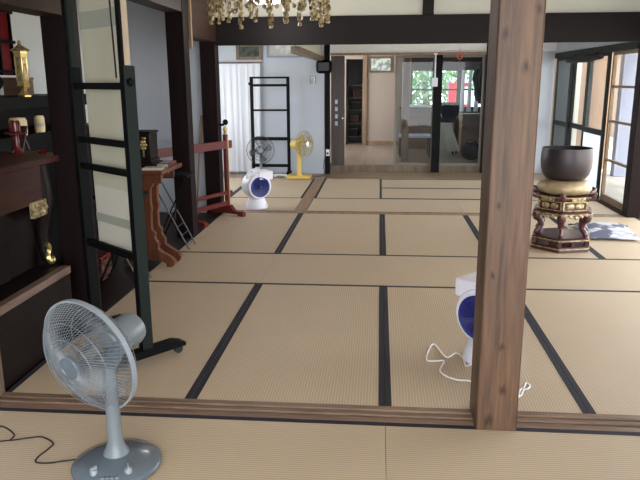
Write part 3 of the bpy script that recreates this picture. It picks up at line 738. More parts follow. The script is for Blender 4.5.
# ------------------------------------------------------------------ altar at the left
ad = thing('altar_dais', 'raised dark altar platform with a paler front edge at the far left', 'altar platform', (-2.315, .4, 0))
obj('platform', box(-.9, .385, -.56, .44, -.05, .385), M['altarwood'], ad)
obj('front_edge', box(.34, .395, -.56, .44, .386, .43), M['kamachi'], ad, bevel=.004)
obj('top_board', box(-.9, .338, -.56, .44, .386, .428), M['altarwood'], ad)
at = thing('altar_table', 'dark red-brown altar table with gilt corner fittings behind the left edge', 'altar table', (-2.45, .55, .43))
obj('tabletop', box(-.45, .44, -.66, .62, .62, .66), M['altarred'], at, bevel=.006)
obj('apron', MB().box(.37, .403, -.62, .3, .40, .618), M['altarred'], at, bevel=.004)
obj('front_panel', MB().box(.30, .33, -.62, -.03, .0, .50).box(.30, .325, -.02, .3, .0, .50), M['altarwood'], at, bevel=.003)
for y in (-.38, .32):
    lg = MB().tube([(.36, y, .61), (.375, y, .5), (.385, y, .40), (.37, y, .3), (.35, y, .2), (.355, y, .1), (.38, y, .03), (.37, y, .022)], [.06, .06, .055, .045, .036, .034, .042, .03], 14)
    l_ = obj('leg', lg, M['altarwood'], at)
    gp = MB().box(.404, .428, y-.21, y-.05, .325, .42)
    for q in range(5): gp.sphere((.43, y-.185+.03*q, .35+.022*(q % 3)), .017, 10, 6, (.6, 1, 1))
    obj('gilt_fitting', gp, M['goldleaf'], l_, bevel=.006)
    gc = MB().tube(smoothpath([(.40, y-.05, .14), (.405, y-.03, .115), (.40, y-.035, .085), (.405, y-.055, .055), (.41, y-.045, .028), (.41, y-.02, .022)], 5), [.015]*26, 8)
    gc.sphere((.41, y-.02, .032), .024, 12, 8)
    obj('gilt_scroll', gc, M['gold'], l_)
# altar step with dark ledges behind the table
sp = thing('altar_steps', 'black stepped altar shelf behind the altar table', 'altar shelf', (-2.86, 1.5, .0))
obj('lower_step', box(-.3, .33, -.3, 1.5, -.004, 1.16), M['black'], sp, bevel=.004)
obj('upper_step', box(-.3, .25, -.3, 1.5, 1.33, 1.42), M['black'], sp, bevel=.004)
obj('back_support', box(-.3, -.15, -.3, 1.5, 1.161, 1.329), M['altarwood'], sp)
ln = thing('brass_lantern', 'tall polished brass hanging-style lantern standing on the black altar shelf', 'lantern', (-2.62, 1.80, 1.4205))
obj('foot', MB().lathe([(.05, 0), (.052, .012), (.03, .03), (.022, .05), (.04, .062), (.045, .07)], 6), M['gold'], ln)
obj('lantern_body', MB().lathe([(.046, .07), (.05, .08), (.043, .09), (.048, .30), (.054, .31), (.052, .32)], 6), M['gold'], ln)
wd = MB()
for k in range(6):
    a = PI/3*k+PI/6; R_ = Matrix.Rotation(a, 4, 'Z')
    wd.box(.0385, .0435, -.013, .013, .11, .28, R_)
obj('lattice_window', wd, M['goldleaf'], ln)
obj('roof', MB().lathe([(.07, .32), (.074, .327), (.045, .342), (.028, .355), (.012, .363), (.016, .378), (.008, .392), (0, .395)], 6), M['goldleaf'], ln)
cs = thing('candlestick', 'red lacquer candlestick with a wide drip dish on the altar table', 'candlestick', (-2.28, 1.02, 1.0905))
obj('stem', MB().lathe([(0, 0), (.04, 0), (.042, .01), (.022, .03), (.017, .06), (.02, .08), (.015, .10), (.018, .118)], 20), M['redlac'], cs)
obj('drip_dish', MB().lathe([(.012, .118), (.066, .124), (.068, .134), (.012, .13)], 24), M['redlac'], cs)
obj('candle_cup', MB().lathe([(.014, .1345), (.03, .138), (.033, .185), (.027, .205), (.0, .206)], 20), M['redlac'], cs)
tag(obj('small_dish', MB().lathe([(0, 0), (.02, 0), (.036, .016), (.038, .02), (.034, .018), (0, .006)], 20), M['redlac'], loc=(-2.14, 1.06, 1.0905), rotz=.001), 'small red lacquer dish beside the red candlestick', 'dish')
def packet(label, x, y, z, w, h):
    r = thing('offering_packet', label, 'offering', (x, y, z), .2, 'pale offerings on the altar')
    obj('wrapped_body', MB().lathe([(0, 0), (w*.46, .002), (w*.5, .02), (w*.5, h*.8), (w*.42, h*.97), (0, h)], 16), M['cream'], r)
    obj('paper_band', MB().lathe([(w*.505, h*.35), (w*.51, h*.36), (w*.51, h*.55), (w*.505, h*.56)], 16), M['paper'], r)
packet('wide pale cream offering under the ledge, behind the candlestick', -2.56, 1.56, 1.1605, .12, .125)
packet('narrow pale cream offering under the ledge, right of the wide one', -2.56, 1.86, 1.1605, .075, .125)
bk = thing('tablet_stand', 'brown wooden tablet leaning on the altar between the pale offerings', 'tablet', (-2.36, 1.155, 1.0905), -.3)
obj('board', MB().box(-.05, .05, -.006, .006, 0.004, .17, Matrix.Rotation(-.35, 4, 'X')), M['altarred'], bk, bevel=.003)
obj('prop', MB().bar((0, .055, .12), (0, .10, .002), .015, .01), M['altarred'], bk)
rp = thing('lattice_panel', 'dark red lacquer lattice panel against the altar wall, cut by the left edge', 'panel', (-3.168, 2.42, 1.44))
obj('panel_board', box(-.03, .0, -.7, .28, .14, .95), M['redlac'], rp)
lt = MB()
for k in range(6): lt.box(.001, .018, -.7+.19*k-.01, -.7+.19*k+.01, .14, .95)
for k in range(4): lt.box(.0185, .03, -.7, .28, .16+.24*k, .185+.24*k)
obj('lattice_bars', lt, M['black'], rp)
og = thing('altar_ornament', 'squat black altar ornament left of the brass lantern', 'ornament', (-2.78, 1.66, 1.4205))
obj('body', MB().lathe([(.05, 0), (.06, .01), (.03, .03), (.07, .07), (.085, .11), (.06, .15), (.035, .165), (.05, .18), (0, .182)], 20), M['black'], og)
obj('lid', MB().lathe([(.05, .1825), (.045, .2), (.02, .215), (.012, .23), (0, .232)], 20), M['black'], og)
ob2 = thing('wooden_box', 'small brown box right behind the brass lantern', 'box', (-2.95, 2.33, 1.4205))
obj('body', box(-.08, .08, -.09, .09, 0, .12), M['brownbox'], ob2, bevel=.004)
obj('lid', box(-.085, .085, -.095, .095, .1205, .14), M['brownbox'], ob2, bevel=.004)

# ------------------------------------------------------------------ gold hanging canopy and lamp
cn = thing('hanging_canopy', 'gold altar canopy of dangling gilt leaves hung from the ceiling', 'hanging ornament', (-1.0, 3.0, 2.0))
obj('ring_frame', MB().tube([(.50*math.cos(2*PI*k/40), .50*math.sin(2*PI*k/40), .30) for k in range(40)], .016, 8, True).tube([(.50*math.cos(2*PI*k/40), .50*math.sin(2*PI*k/40), .36) for k in range(40)], .012, 8, True), M['goldleaf'], cn)
for k in range(4):
    a = PI/4+PI/2*k
    obj('suspension_chain', MB().tube([(.5*math.cos(a), .5*math.sin(a), .36), (.08*math.cos(a), .08*math.sin(a), .799)], .006, 6), M['goldleaf'], cn)
rg = random.Random(11)
for k in range(22):
    a = 2*PI*k/22; cx, cyy = .5*math.cos(a), .5*math.sin(a); s = MB()
    low = .02+.05*(k % 2)+rg.uniform(-.015, .015); z = .29
    s.tube([(cx, cyy, .30), (cx, cyy, low+.02)], .003, 5)
    while z > low+.015:
        for q in range(3):
            aa = rg.uniform(0, 2*PI); o_ = Vector((cx+.022*math.cos(aa), cyy+.022*math.sin(aa), z+rg.uniform(-.01, .01)))
            R_ = Matrix.Translation(o_) @ Matrix.Rotation(aa+PI/2, 4, 'Z') @ Matrix.Rotation(rg.uniform(-.3, .3), 4, 'X')
            lf = [(0, -.024), (.013, -.014), (.016, .0), (.011, .012), (0, .018), (-.011, .012), (-.016, 0), (-.013, -.014)]
            s.prism(lf, -.0015, .0015, R_)
        z -= .042
    s.lathe([(.004, .02), (.016, .008), (.02, -.005), (.017, -.018), (.0, -.02)], 8, Matrix.Translation((cx, cyy, low)))
    obj('gilt_strand', s, M['goldleaf'], cn)
for k in range(11):
    a = 2*PI*(k+.5)/11; cx, cyy = .5*math.cos(a), .5*math.sin(a); a2 = 2*PI*(k+1.5)/11
    ex, ey = .5*math.cos(a2), .5*math.sin(a2); s = MB()
    for t in (.12, .3, .5, .7, .88):
        zz = .27-.09*math.sin(PI*t); px_, py_ = cx+(ex-cx)*t, cyy+(ey-cyy)*t
        R_ = Matrix.Translation((px_*1.03, py_*1.03, zz)) @ Matrix.Rotation(a+PI/2+t, 4, 'Z')
        s.prism([(0, -.028), (.018, -.012), (.02, .006), (.01, .02), (-.01, .02), (-.02, .006), (-.018, -.012)], -.0015, .0015, R_)
    s.tube([(cx+(ex-cx)*t/8, cyy+(ey-cyy)*t/8, .285-.09*math.sin(PI*t/8)) for t in range(9)], .003, 5)
    obj('gilt_swag', s, M['goldleaf'], cn)
lp = thing('ceiling_lamp', 'round white ceiling lamp glowing behind the gold canopy', 'lamp', (-1.19, 3.95, 2.27))
obj('lamp_shade', MB().lathe([(0, 0), (.13, .002), (.18, .02), (.19, .05), (.18, .08), (0, .09)], 36), M['lamp'], lp)
obj('stem', MB().tube([(0, 0, .09), (0, 0, .529)], .012, 8), M['whitep'], lp)

# ------------------------------------------------------------------ back wall items
ct = thing('lace_curtain', 'white pleated lace curtain hanging on the back wall, left', 'curtain', (-2.45, 8.15, 0))
cm = MB(); nx, nz = 96, 10; vs = []; 
for s in (0, 1):
    for i in range(nz+1):
        for j in range(nx+1):
            x = -.62+1.06*j/nx; z = .03+1.77*i/nz; amp = .010*(1-.35*i/nz)
            vs.append((x+.01*math.sin(j*.5+i*.3), amp*math.sin(j*.72+.7*math.sin(j*.31))+s*.003, z))
n1 = (nx+1)*(nz+1); fs = []
for i in range(nz):
    for j in range(nx):
        A_ = (i*(nx+1)+j, i*(nx+1)+j+1, (i+1)*(nx+1)+j+1, (i+1)*(nx+1)+j); fs += [A_, tuple(v+n1 for v in A_[::-1])]
cm.add(vs, fs)
obj('curtain_cloth', cm, M['lace'], ct, ang=180)
obj('curtain_rod', MB().tube([(-.65, .02, 1.815), (.47, .02, 1.815)], .011, 10), M['greywood'], ct)
def picture(label, x0, x1, z0, z1, y, mf, mp_, fwid=.05, tilt=0):
    r = thing('framed_picture', label, 'picture', ((x0+x1)/2, y, z0)); w_ = (x1-x0)/2; h = z1-z0
    obj('picture_frame', MB().box(-w_, w_, -.025, 0, 0, fwid).box(-w_, w_, -.025, 0, h-fwid, h).box(-w_, -w_+fwid, -.025, 0, fwid, h-fwid).box(w_-fwid, w_, -.025, 0, fwid, h-fwid), mf, r)
    obj('picture_sheet', box(-w_+fwid, w_-fwid, -.012, -.002, fwid, h-fwid), mp_, r)
picture('gilt-framed dark green picture high above the lace curtain', -2.40, -1.97, 1.86, 2.12, 8.199, M['greywood'], M['photogreen'], .05)
picture('grey-framed pale picture high on the back wall, right of the gilt one', -1.90, -1.32, 1.89, 2.13, 8.199, M['greypaint'], M['photogrey'], .03)
picture('small pale photo on the back wall under the loudspeaker', -1.185, -1.10, 1.475, 1.60, 8.199, M['greypaint'], M['photo'], .008)
picture('dark-framed picture above the beige hallway panel', -.30, .21, 1.69, 2.03, 12.199, M['greywood'], M['photo'], .04)
sk = thing('loudspeaker', 'small black loudspeaker on top of the slim black post', 'loudspeaker', (-.95, 8.08, 1.655))
obj('cabinet', MB().box(-.125, .125, -.085, .085, -.02, .19), M['black'], sk, bevel=.05)
obj('speaker_grille', MB().box(-.085, .085, -.094, -.0855, .02, .15), M['wireblack'], sk, bevel=.004)
obj('bracket', MB().box(-.02, .02, .0855, .1, .05, .12), M['black'], sk)
hk = MB().tube([(-1.904, 4.79, 1.03), (-1.86, 4.77, 1.03), (-1.83, 4.76, 1.05)], [.016, .016, .012], 8).sphere((-1.83, 4.76, 1.06), .034, 12, 8)
tag(obj('wall_hook', hk, M['black'], loc=(-1.904, 4.79, 1.03)), 'round black hook on the dark post above the rail stand', 'hook')
so = thing('wall_outlet', 'white socket low on the slim black post at the back', 'outlet', (-.90, 8.1785, .30))
obj('cover_plate', box(-.03, .03, -.012, 0, 0, .11), M['whitep'], so, bevel=.003)
obj('plug', box(-.015, .015, -.04, -.0125, .03, .06), M['blackcord'], so, bevel=.003)
cd = thing('switch_box', 'white switch box under a pale conduit on the black post between glass panes', 'switch', (.845, 8.4185, 1.42))
obj('box', box(-.045, .045, -.035, 0, 0, .14), M['whitep'], cd, bevel=.005)
obj('conduit', MB().tube([(0, -.012, .1405), (0, -.012, .504)], .012, 8).box(-.03, .03, -.024, 0, .504, .53), M['whitep'], cd)
rgp = MB().tube([(1.23+.04*math.cos(2*PI*k/20), 8.39, 1.90+.05*math.sin(2*PI*k/20)) for k in range(20)], .008, 6, True).tube([(1.23, 8.39, 1.95), (1.23, 8.395, 2.05)], .003, 5)
tag(obj('hanging_ring', rgp, M['redorange'], loc=(1.23, 8.39, 1.9)), 'small orange-red ring hanging at the top of the right glass pane', 'ring')

# doors at the back
d1 = struct('door_1', MB().box(-.868, -.64, 8.50, 8.535, .101, 1.923), M['darkdoor'])
for k in range(4): struct('glass_block', box(-.80, -.755, 8.494, 8.4995, .78+.12*k, .85+.12*k), M['frost'], d1)
struct('door_pull', MB().lathe([(0, 0), (.012, .0), (.014, .012), (0, .014)], 12, Matrix.Translation((-.675, 8.4995, .9)) @ Matrix.Rotation(PI/2, 4, 'X')), M['chrome'], d1)
def glass_door(name, x0, x1, y, m, bars=()):
    mb = MB().box(x0, x0+.035, y, y+.03, .101, 1.923).box(x1-.035, x1, y, y+.03, .101, 1.923).box(x0+.035, x1-.035, y, y+.03, .101, .15).box(x0+.035, x1-.035, y, y+.03, 1.885, 1.923)
    d_ = struct(name, mb, m)
    struct('pane', box(x0+.035, x1-.035, y+.012, y+.018, .15, 1.885), M['glassd'], d_)
    return d_
glass_door('door_2', .20, .86, 8.55, M['alu'])
glass_door('door_3', .93, 1.655, 8.50, M['alu'])

# hallway contents
cbt = thing('wooden_cabinet', 'low brown cabinet under the hallway window, seen through the left glass pane', 'cabinet', (.78, 11.6, .12))
obj('body', box(-.38, .38, -.25, .25, 0, .82), M['brownbox'], cbt, bevel=.006)
obj('top', box(-.40, .40, -.27, .27, .8205, .85), M['darkdoor'], cbt, bevel=.004)
for s in (-1, 1):
    dr_ = obj('door', box(min(s*.01, s*.36), max(s*.01, s*.36), -.266, -.2505, .04, .78), M['brownbox'], cbt, bevel=.003)
    obj('handle', MB().tube([(s*.04, -.275, .4), (s*.04, -.275, .5)], .008, 8), M['alu'], dr_)
tb = thing('low_table', 'low table with a pale lavender top behind the left glass pane', 'table', (.62, 9.9, .12))
obj('tabletop', box(-.30, .30, -.25, .25, .36, .40), M['lavender'], tb, bevel=.006)
for sx_ in (-1, 1):
    for sy_ in (-1, 1): obj('leg', box(sx_*.27-.02, sx_*.27+.02, sy_*.22-.02, sy_*.22+.02, 0, .359), M['darkdoor'], tb)
ch = thing('chair', 'dark chair draped with a white cloth behind the right glass pane', 'chair', (1.25, 10.3, .12), -.3)
obj('seat', box(-.2, .2, -.2, .2, .40, .45), M['darkcloth'], ch, bevel=.01)
obj('backrest', MB().box(-.19, .19, .17, .21, .46, .98), M['darkcloth'], ch, bevel=.02)
for sx_ in (-1, 1):
    for sy_ in (-1, 1): obj('leg', MB().tube([(sx_*.17, sy_*.17, 0), (sx_*.16, sy_*.16, .40)], .015, 8), M['black'], ch)
wc = MB(); vs = []; fs = []
for s in (0, 1):
    for i in range(9):
        for j in range(9):
            u_ = j/8-.5; v = i/8; vs.append((u_*(.26+.26*v)+.08*v, -.24-.05*v+.025*math.sin(j*2.1)*v-s*.006, .60-.52*v))
for i in range(8):
    for j in range(8):
        A_ = (i*9+j, i*9+j+1, (i+1)*9+j+1, (i+1)*9+j); fs += [A_, tuple(v+81 for v in A_[::-1])]
wc.add(vs, fs)
wc.box(-.14, .14, -.24, -.0, .452, .60)
tag(obj('white_cloth', wc, M['paper'], loc=(1.25, 10.3, .12), rotz=-.3), 'white cloth hanging over the dark chair behind the glass', 'cloth')
chs = thing('storage_chest', 'brown chest standing behind the right glass pane', 'chest', (1.90, 10.9, .12))
obj('body', box(-.32, .32, -.22, .22, 0, .70), M['brownbox'], chs, bevel=.01)
obj('lid', box(-.33, .33, -.23, .23, .701, .75), M['brownbox'], chs, bevel=.008)
bg = thing('dark_bag', 'dark lumpy bag on the floor behind the right end of the glass', 'bag', (1.60, 9.3, .12))
obj('bag_body', MB().sphere((0, 0, .16), .18, 20, 12, (1.1, .8, .9)), M['darkcloth'], bg)
obj('strap', MB().tube([(.10*math.cos(a), 0, .28+.08*math.sin(a)) for a in [PI*k/10 for k in range(11)]], .012, 8), M['black'], bg)
jk = thing('hanging_coat', 'dark coat hanging behind the right end of the glass pane', 'coat', (1.66, 8.85, 1.18))
jb = MB(); 
for (cx, cz, rx, rz_) in (): pass
jb.tube([(0, 0, .62), (0, 0, .55), (.01, 0, .42), (.02, 0, .25), (.0, 0, .10), (.02, 0, 0)], [.03, .09, .13, .135, .12, .09], 16)
obj('coat_body', jb, M['darkcloth'], jk)
obj('sleeve', MB().tube([(-.08, -.05, .52), (-.11, -.06, .36), (-.07, -.07, .2), (-.02, -.10, .05), (-.02, -.09, -.05)], [.05, .055, .05, .045, .03], 12), M['darkcloth'], jk)
obj('hanger', MB().tube([(0, 0, .62), (0, 0, .70), (.03, 0, .72)], .006, 6).tube([(.03,0,.72),(.03,.0,1.215)], .004, 6), M['alu'], jk)
shf = thing('wire_shelf', 'tall wire shelf with dark goods inside the dark closet doorway', 'shelf', (-.61, 12.75, .12))
for sx_ in (-1, 1):
    for sy_ in (-1, 1): obj('post', MB().tube([(sx_*.17, sy_*.18, 0), (sx_*.17, sy_*.18, 1.35)], .012, 8), M['alu'], shf)
for z in (.15, .45, .75, 1.02, 1.3):
    obj('shelf_board', box(-.18, .18, -.19, .19, z-.012, z), M['alu'], shf)
rgs = random.Random(5)
for i, (z, lb) in enumerate(((.15, 'lowest'), (.45, 'second lowest'), (.75, 'middle'), (1.02, 'second highest'))):
    bb = thing('goods_box', 'dark box on the %s board of the wire shelf in the closet' % lb, 'box', (-.61+.02*i-.03, 12.72, .1205+z), .1*i-.15, 'dark boxes on the closet shelf')
    obj('body', box(-.11, .11, -.12, .12, 0, .16), M['altarred'] if i % 2 else M['darkcloth'], bb, bevel=.01)
    obj('lid', box(-.115, .115, -.125, .125, .1605, .18), M['greywood'], bb, bevel=.005)

# ------------------------------------------------------------------ right-hand doors (sliding, in the right wall)
def side_door(name, y0, y1, x, m, rails, panels, th=.035, st=.05):
    mb = MB().box(x, x+th, y0, y0+st, .013, 1.848).box(x, x+th, y1-st, y1, .013, 1.848)
    for z0, z1 in rails: mb.box(x, x+th, y0+st, y1-st, z0, z1)
    d_ = struct(name, mb, m)
    for z0, z1, mm in panels: struct('pane' if mm is not M['darkgreen'] else 'kick_board', box(x+.012, x+.02, y0+st, y1-st, z0, z1), mm, d_)
    return d_
R1 = [(.013, .14), (.82, .89), (1.81, 1.848)]
P1 = [(.14, .82, M['glass']), (.89, 1.81, M['glass'])]
side_door('door_4', 7.55, 8.40, 2.77, M['darkgreen'], R1, P1)
side_door('door_5', 6.72, 7.58, 2.812, M['darkgreen'], R1, P1)
side_door('door_6', 5.88, 6.76, 2.77, M['darkgreen'], R1, [(.14, .82, M['frost']), (.89, 1.81, M['glass'])])
side_door('door_7', 4.95, 5.86, 2.812, M['dooralight'], [(.013, .10), (.52, .55), (1.0, 1.03), (1.42, 1.45), (1.81, 1.848)], [(.10, .52, M['glass']), (.55, 1.0, M['glass']), (1.03, 1.42, M['glass']), (1.45, 1.81, M['glass'])])
rb_ = thing('rolled_blind', 'dark rolled blind under the rail above the sliding glass doors', 'blind', (2.715, 6.75, 1.80))
obj('rolled_cloth', MB().tube([(0, -.75, 0), (0, -.2, -.01), (.0, .3, .0), (0, .8, 0)], [.03, .045, .05, .035], 12), M['darkcloth'], rb_)
for y_ in (-.5, .5): obj('hanger', MB().tube([(0, y_, .03), (0.02, y_, .06), (.04, y_, .07)], .006, 6), M['black'], rb_)

# ------------------------------------------------------------------ outside
struct('wall_veranda', MB().box(3.02, 3.98, 9.25, 9.33, -.03, 2.79), M['outerwall'])
struct('trim_16', box(3.31, 3.39, 9.18, 9.249, -.03, 2.79), M['plasterc'])
struct('trim_17', box(3.02, 3.30, 9.20, 9.249, -.03, 2.79), M['framegreen'])
struct('trim_18', box(.62, 1.14, 12.16, 12.199, .90, 1.0), M['whitepaint'])
struct('ground', box(4.06, 40, -25, 45, -.6, -.45), M['ground'])
struct('ground.001', box(-25, 4.05, 14.3, 45, -.6, -.45), M['ground'])
for i, (y, lb) in enumerate(((6.6, 'grey veranda post nearer the camera, seen at the right edge through the wooden sliding door'), (8.3, 'wide grey veranda post seen through the wooden sliding door, farther one'))):
    tag(obj('veranda_post', box(3.86-.08*i, 4.0, y, y+.16, -.03, 2.799), M['greypaint'], loc=(3.93, y+.08, -.03), bevel=.005), lb, 'post', 'veranda posts')
sh = thing('outbuilding', 'tan wooden outbuilding beyond the veranda, seen through the light wooden sliding door', 'building', (9.5, 19.5, -.45))
obj('wall', box(-1.4, 1.4, -3.4, 3.5, 0, 3.2), M['outerwall'], sh)
obj('roof', MB().add([(-1.9, -3.9, 3.2), (-1.9, 4, 3.2), (0, -3.9, 4.4), (0, 4, 4.4), (1.9, -3.9, 3.2), (1.9, 4, 3.2), (-1.9, -3.9, 3.1), (-1.9, 4, 3.1), (1.9, -3.9, 3.1), (1.9, 4, 3.1)],
    [(0, 2, 3, 1), (2, 4, 5, 3), (0, 6, 8, 4, 2), (1, 3, 5, 9, 7), (0, 1, 7, 6), (4, 8, 9, 5), (6, 7, 9, 8)]), M['greypaint'], sh)
obj('window', box(-1.43, -1.4, -1.2, .2, 1.1, 2.1), M['frost'], sh)
def tree(label, x, y, h, cr_, seed):
    r = thing('tree', label, 'tree', (x, y, -.45), 0, 'trees outside'); q = random.Random(seed)
    obj('trunk', MB().tube([(0, 0, 0), (.05, .02, h*.3), (-.03, .05, h*.55), (0, 0, h*.8)], [.16, .12, .09, .03], 10), M['bark'], r)
    m = MB()
    for k in range(2600):
        a = q.uniform(0, 2*PI); ph = math.acos(q.uniform(-1, 1)); rad = cr_*(q.random()**.4)
        c = Vector((rad*math.sin(ph)*math.cos(a), rad*math.sin(ph)*math.sin(a), h*.62+rad*1.25*math.cos(ph)))
        d1_ = Vector((q.gauss(0, 1), q.gauss(0, 1), q.gauss(0, 1))).normalized(); d2_ = d1_.orthogonal().normalized(); s_ = q.uniform(.06, .13)
        m.add([tuple(c-d1_*s_), tuple(c+d2_*s_*.5), tuple(c+d1_*s_), tuple(c-d2_*s_*.5)], [(0, 1, 2, 3)])
    obj('foliage', m, M['leaf'], r, smooth=False)
tree('leafy green tree outside the left part of the hallway window', 1.3, 17.5, 3.6, 1.5, 1)
tree('leafy green tree outside the right part of the hallway window', 4.3, 19.6, 4.4, 1.2, 2)
rbn = thing('red_banner', 'red and white banner outside the hallway window', 'banner', (2.05, 15.2, -.45))
obj('cloth', box(-.30, .25, -.01, .01, .9, 1.9), M['redthing'], rbn)
obj('white_sheet', box(-.05, .27, -.016, -.011, 1.35, 1.8), M['whitepaint'], rbn)
obj('pole', MB().tube([(-.32, 0, 0), (-.32, 0, 2.0)], .018, 8), M['greypaint'], rbn)
wcu = thing('window_curtain', 'narrow white curtain drawn at the right of the hallway window', 'curtain', (2.0, 12.12, .95))
cmm = MB()
for k in range(4): cmm.tube([(-.26+.15*k, .01*(k % 2), -.1), (-.26+.15*k, 0, .35), (-.25+.15*k, 0, .78)], [.05, .04, .035], 10)
obj('curtain_folds', cmm, M['lace'], wcu)
obj('curtain_rod', MB().tube([(-.35, .02, .80), (.32, .02, .80)], .01, 8), M['alu'], wcu)

# ------------------------------------------------------------------ bronze bowl on its stand
SC = (1.655, 3.30)
st = thing('bowl_stand', 'hexagonal maroon and gilt stand carrying the bronze bowl', 'stand', (SC[0], SC[1], .002))
a0 = math.radians(-106)
hexl = lambda prof, n=6: MB().lathe(prof, n, None, a0)
obj('base', hexl([(.285, 0), (.29, .008), (.285, .045), (.275, .05)]), M['maroon'], st, smooth=False)
bs = MB()
for k in range(6):
    aa, ab = a0+PI/3*k, a0+PI/3*(k+1)
    p0 = Vector((.265*math.cos(aa), .265*math.sin(aa), 0)); p1 = Vector((.265*math.cos(ab), .265*math.sin(ab), 0))
    for t in (0, .5): 
        q = p0.lerp(p1, t); obj('base_block', box(q.x-.018, q.x+.018, q.y-.018, q.y+.018, .05, .09), M['maroon'], st)
obj('base_shelf', hexl([(.27, .09), (.28, .093), (.28, .118), (.26, .125), (.02, .125)]), M['maroon'], st, smooth=False)
for z, r_ in ((.03, .291), (.105, .283), (.345, .292), (.50, .30)):
    P_ = [(r_*math.cos(a0+PI/3*k), r_*math.sin(a0+PI/3*k), z) for k in range(6)]
    obj('gilt_edging', MB().tube(P_, .006, 6, True), M['goldleaf'], st)
for k in range(6):
    a = a0+PI/3*k; e = Vector((math.cos(a), math.sin(a), 0))
    pr = [(.215, .127), (.262, .135), (.245, .16), (.20, .20), (.205, .25), (.245, .29), (.262, .33)]
    lg = MB().tube(smoothpath([tuple(e*r_+Vector((0, 0, z))) for r_, z in [(.235, .145), (.25, .152), (.225, .18), (.205, .215), (.215, .26), (.25, .30), (.25, .335)]], 4), [.022]*6+[.026]*6+[.03]*7+[.04]*6, 10)
    l_ = obj('leg', lg, M['maroon'], st)
    obj('gilt_cap', MB().sphere(tuple(e*.262+Vector((0, 0, .315))), .026, 12, 8, (1, 1, .8)), M['goldleaf'], l_)
obj('upper_frame', hexl([(.02, .322), (.275, .325), (.288, .335), (.288, .36), (.27, .368), (.02, .368)]), M['maroon'], st, smooth=False)
obj('body', hexl([(.24, .368), (.245, .375), (.245, .455), (.25, .462), (.02, .462)]), M['maroon'], st, smooth=False)
for k in range(6):
    am = a0+PI/3*(k+.5); ap = .245*math.cos(PI/6)
    R_ = Matrix.Rotation(am-PI/2, 4, 'Z')
    pn = MB()
    for s in (-1, 1): pn.sphere((s*.045, ap+.001, .415), .034, 14, 8, (1.15, .25, .8), R_)
    pn.box(-.11, .11, ap, ap+.006, .372, .38, R_).box(-.11, .11, ap, ap+.006, .45, .458, R_).box(-.117, -.105, ap, ap+.006, .38, .45, R_).box(.105, .117, ap, ap+.006, .38, .45, R_)
    obj('gilt_panel', pn, M['goldleaf'], st)
    ap2 = .288*math.cos(PI/6); sw = MB()
    for q in range(5): sw.sphere((-.10+.05*q, ap2-.004, .318+.012*abs(q-2)), .02, 10, 6, (1.1, .5, .9), R_)
    obj('gilt_apron', sw, M['goldleaf'], st)
tp = hexl([(.02, .462), (.25, .463), (.28, .478), (.30, .49), (.305, .505), (.02, .508)])
obj('top_board', tp, M['maroon'], st, smooth=False)
for k in range(6):
    am = a0+PI/3*k; e = Vector((math.cos(am), math.sin(am), 0))
    obj('corner_petal', MB().tube([tuple(e*.26+Vector((0,0,.500))), tuple(e*.295+Vector((0,0,.51))), tuple(e*.322+Vector((0,0,.54)))], [.035, .03, .006], 10), M['maroon'], st)
    am2 = am+PI/6; R_ = Matrix.Rotation(am2-PI/2, 4, 'Z'); ap3 = .302*math.cos(PI/6)
    obj('gilt_petal', MB().box(-.065, .065, ap3-.012, ap3+.004, .468, .504, R_), M['goldleaf'], st, bevel=.006)
cu = MB().lathe([(0, .5105), (.19, .511), (.225, .525), (.238, .555), (.236, .59), (.213, .622), (.17, .634), (0, .635)], 40)
tag(obj('bowl_cushion', cu, M['brocade'], loc=(SC[0], SC[1], 0), rotz=.001, ang=80), 'round gold brocade cushion under the bronze bowl', 'cushion')
bw = MB().lathe([(0, .6355), (.14, .636), (.178, .652), (.203, .69), (.220, .75), (.226, .81), (.223, .865), (.217, .91), (.216, .923), (.205, .923), (.207, .90), (.213, .82), (.206, .745), (.18, .68), (.13, .655), (0, .65)], 56)
tag(obj('singing_bowl', bw, M['bronze'], loc=(SC[0], SC[1], 0), rotz=.001, ang=50), 'large dark bronze temple bowl on the gold cushion', 'bowl')

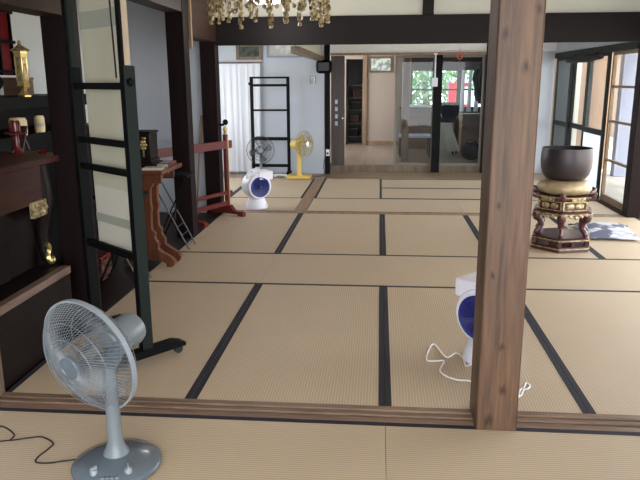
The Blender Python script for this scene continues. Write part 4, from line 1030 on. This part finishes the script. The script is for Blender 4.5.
# ------------------------------------------------------------------ floor cushion
zb = thing('floor_cushion', 'square navy floor cushion with white flower pattern beside the bowl stand', 'cushion', (2.245, 3.86, .002), -.10)
m = MB(); N = 20; vs = []; fs = []
hx, hy = .262, .33
for s in (1, -1):
    for i in range(N+1):
        for j in range(N+1):
            u_ = 2*i/N-1; v = 2*j/N-1; e = (1-u_**4)*(1-v**4); k = 1-.06*(1-abs(u_*v))
            vs.append((u_*hx*(1-.05*(1-v*v)), v*hy*(1-.05*(1-u_*u_)), .022+(s*(.058 if s > 0 else .021)*max(e, 0)**.5)))
n1 = (N+1)**2
for i in range(N):
    for j in range(N):
        A_ = (i*(N+1)+j, (i+1)*(N+1)+j, (i+1)*(N+1)+j+1, i*(N+1)+j+1); fs += [A_, tuple(v+n1 for v in A_[::-1])]
obj('cushion_cover', m.add(vs, fs), M['zabuton'], zb, ang=180)
for sx_ in (-1, 1):
    for sy_ in (-1, 1):
        obj('corner_tassel', MB().tube([(sx_*(hx-.012), sy_*(hy-.012), .022), (sx_*(hx+.015), sy_*(hy+.012), .016), (sx_*(hx+.035), sy_*(hy+.025), .008)], [.006, .01, .008], 8), M['teal'], zb)

# ------------------------------------------------------------------ light
wd_ = bpy.data.worlds.new('sky'); scene.world = wd_; wd_.use_nodes = True
nt = wd_.node_tree; bgn = nt.nodes['Background']
sky = nt.nodes.new('ShaderNodeTexSky'); sky.sky_type = 'HOSEK_WILKIE'; sky.turbidity = 8; sky.sun_direction = Vector((.5, -.4, .8)).normalized()
mixn = nt.nodes.new('ShaderNodeMix'); mixn.data_type = 'RGBA'; mixn.inputs['Factor'].default_value = .85
nt.links.new(sky.outputs[0], mixn.inputs[6]); mixn.inputs[7].default_value = (.92, .96, 1.0, 1)
nt.links.new(mixn.outputs[2], bgn.inputs['Color']); bgn.inputs['Strength'].default_value = 2.2
sun = bpy.data.lights.new('sun', 'SUN'); sun.energy = 2.0; sun.angle = .2; so_ = bpy.data.objects.new('sun', sun); COL.objects.link(so_)
so_.rotation_euler = Vector((-.30, .35, -.9)).to_track_quat('-Z', 'Y').to_euler()
pl = bpy.data.lights.new('lamp_light', 'POINT'); pl.energy = 5; pl.shadow_soft_size = .2; pl.color = (1, .97, .95); po = bpy.data.objects.new('lamp_light', pl); COL.objects.link(po); po.location = (-1.19, 3.95, 2.1)

scene.view_settings.view_transform = 'Standard'; scene.view_settings.look = 'None'
scene.view_settings.exposure = 1.86; scene.view_settings.gamma = 1.0; scene.view_settings.use_curve_mapping = False
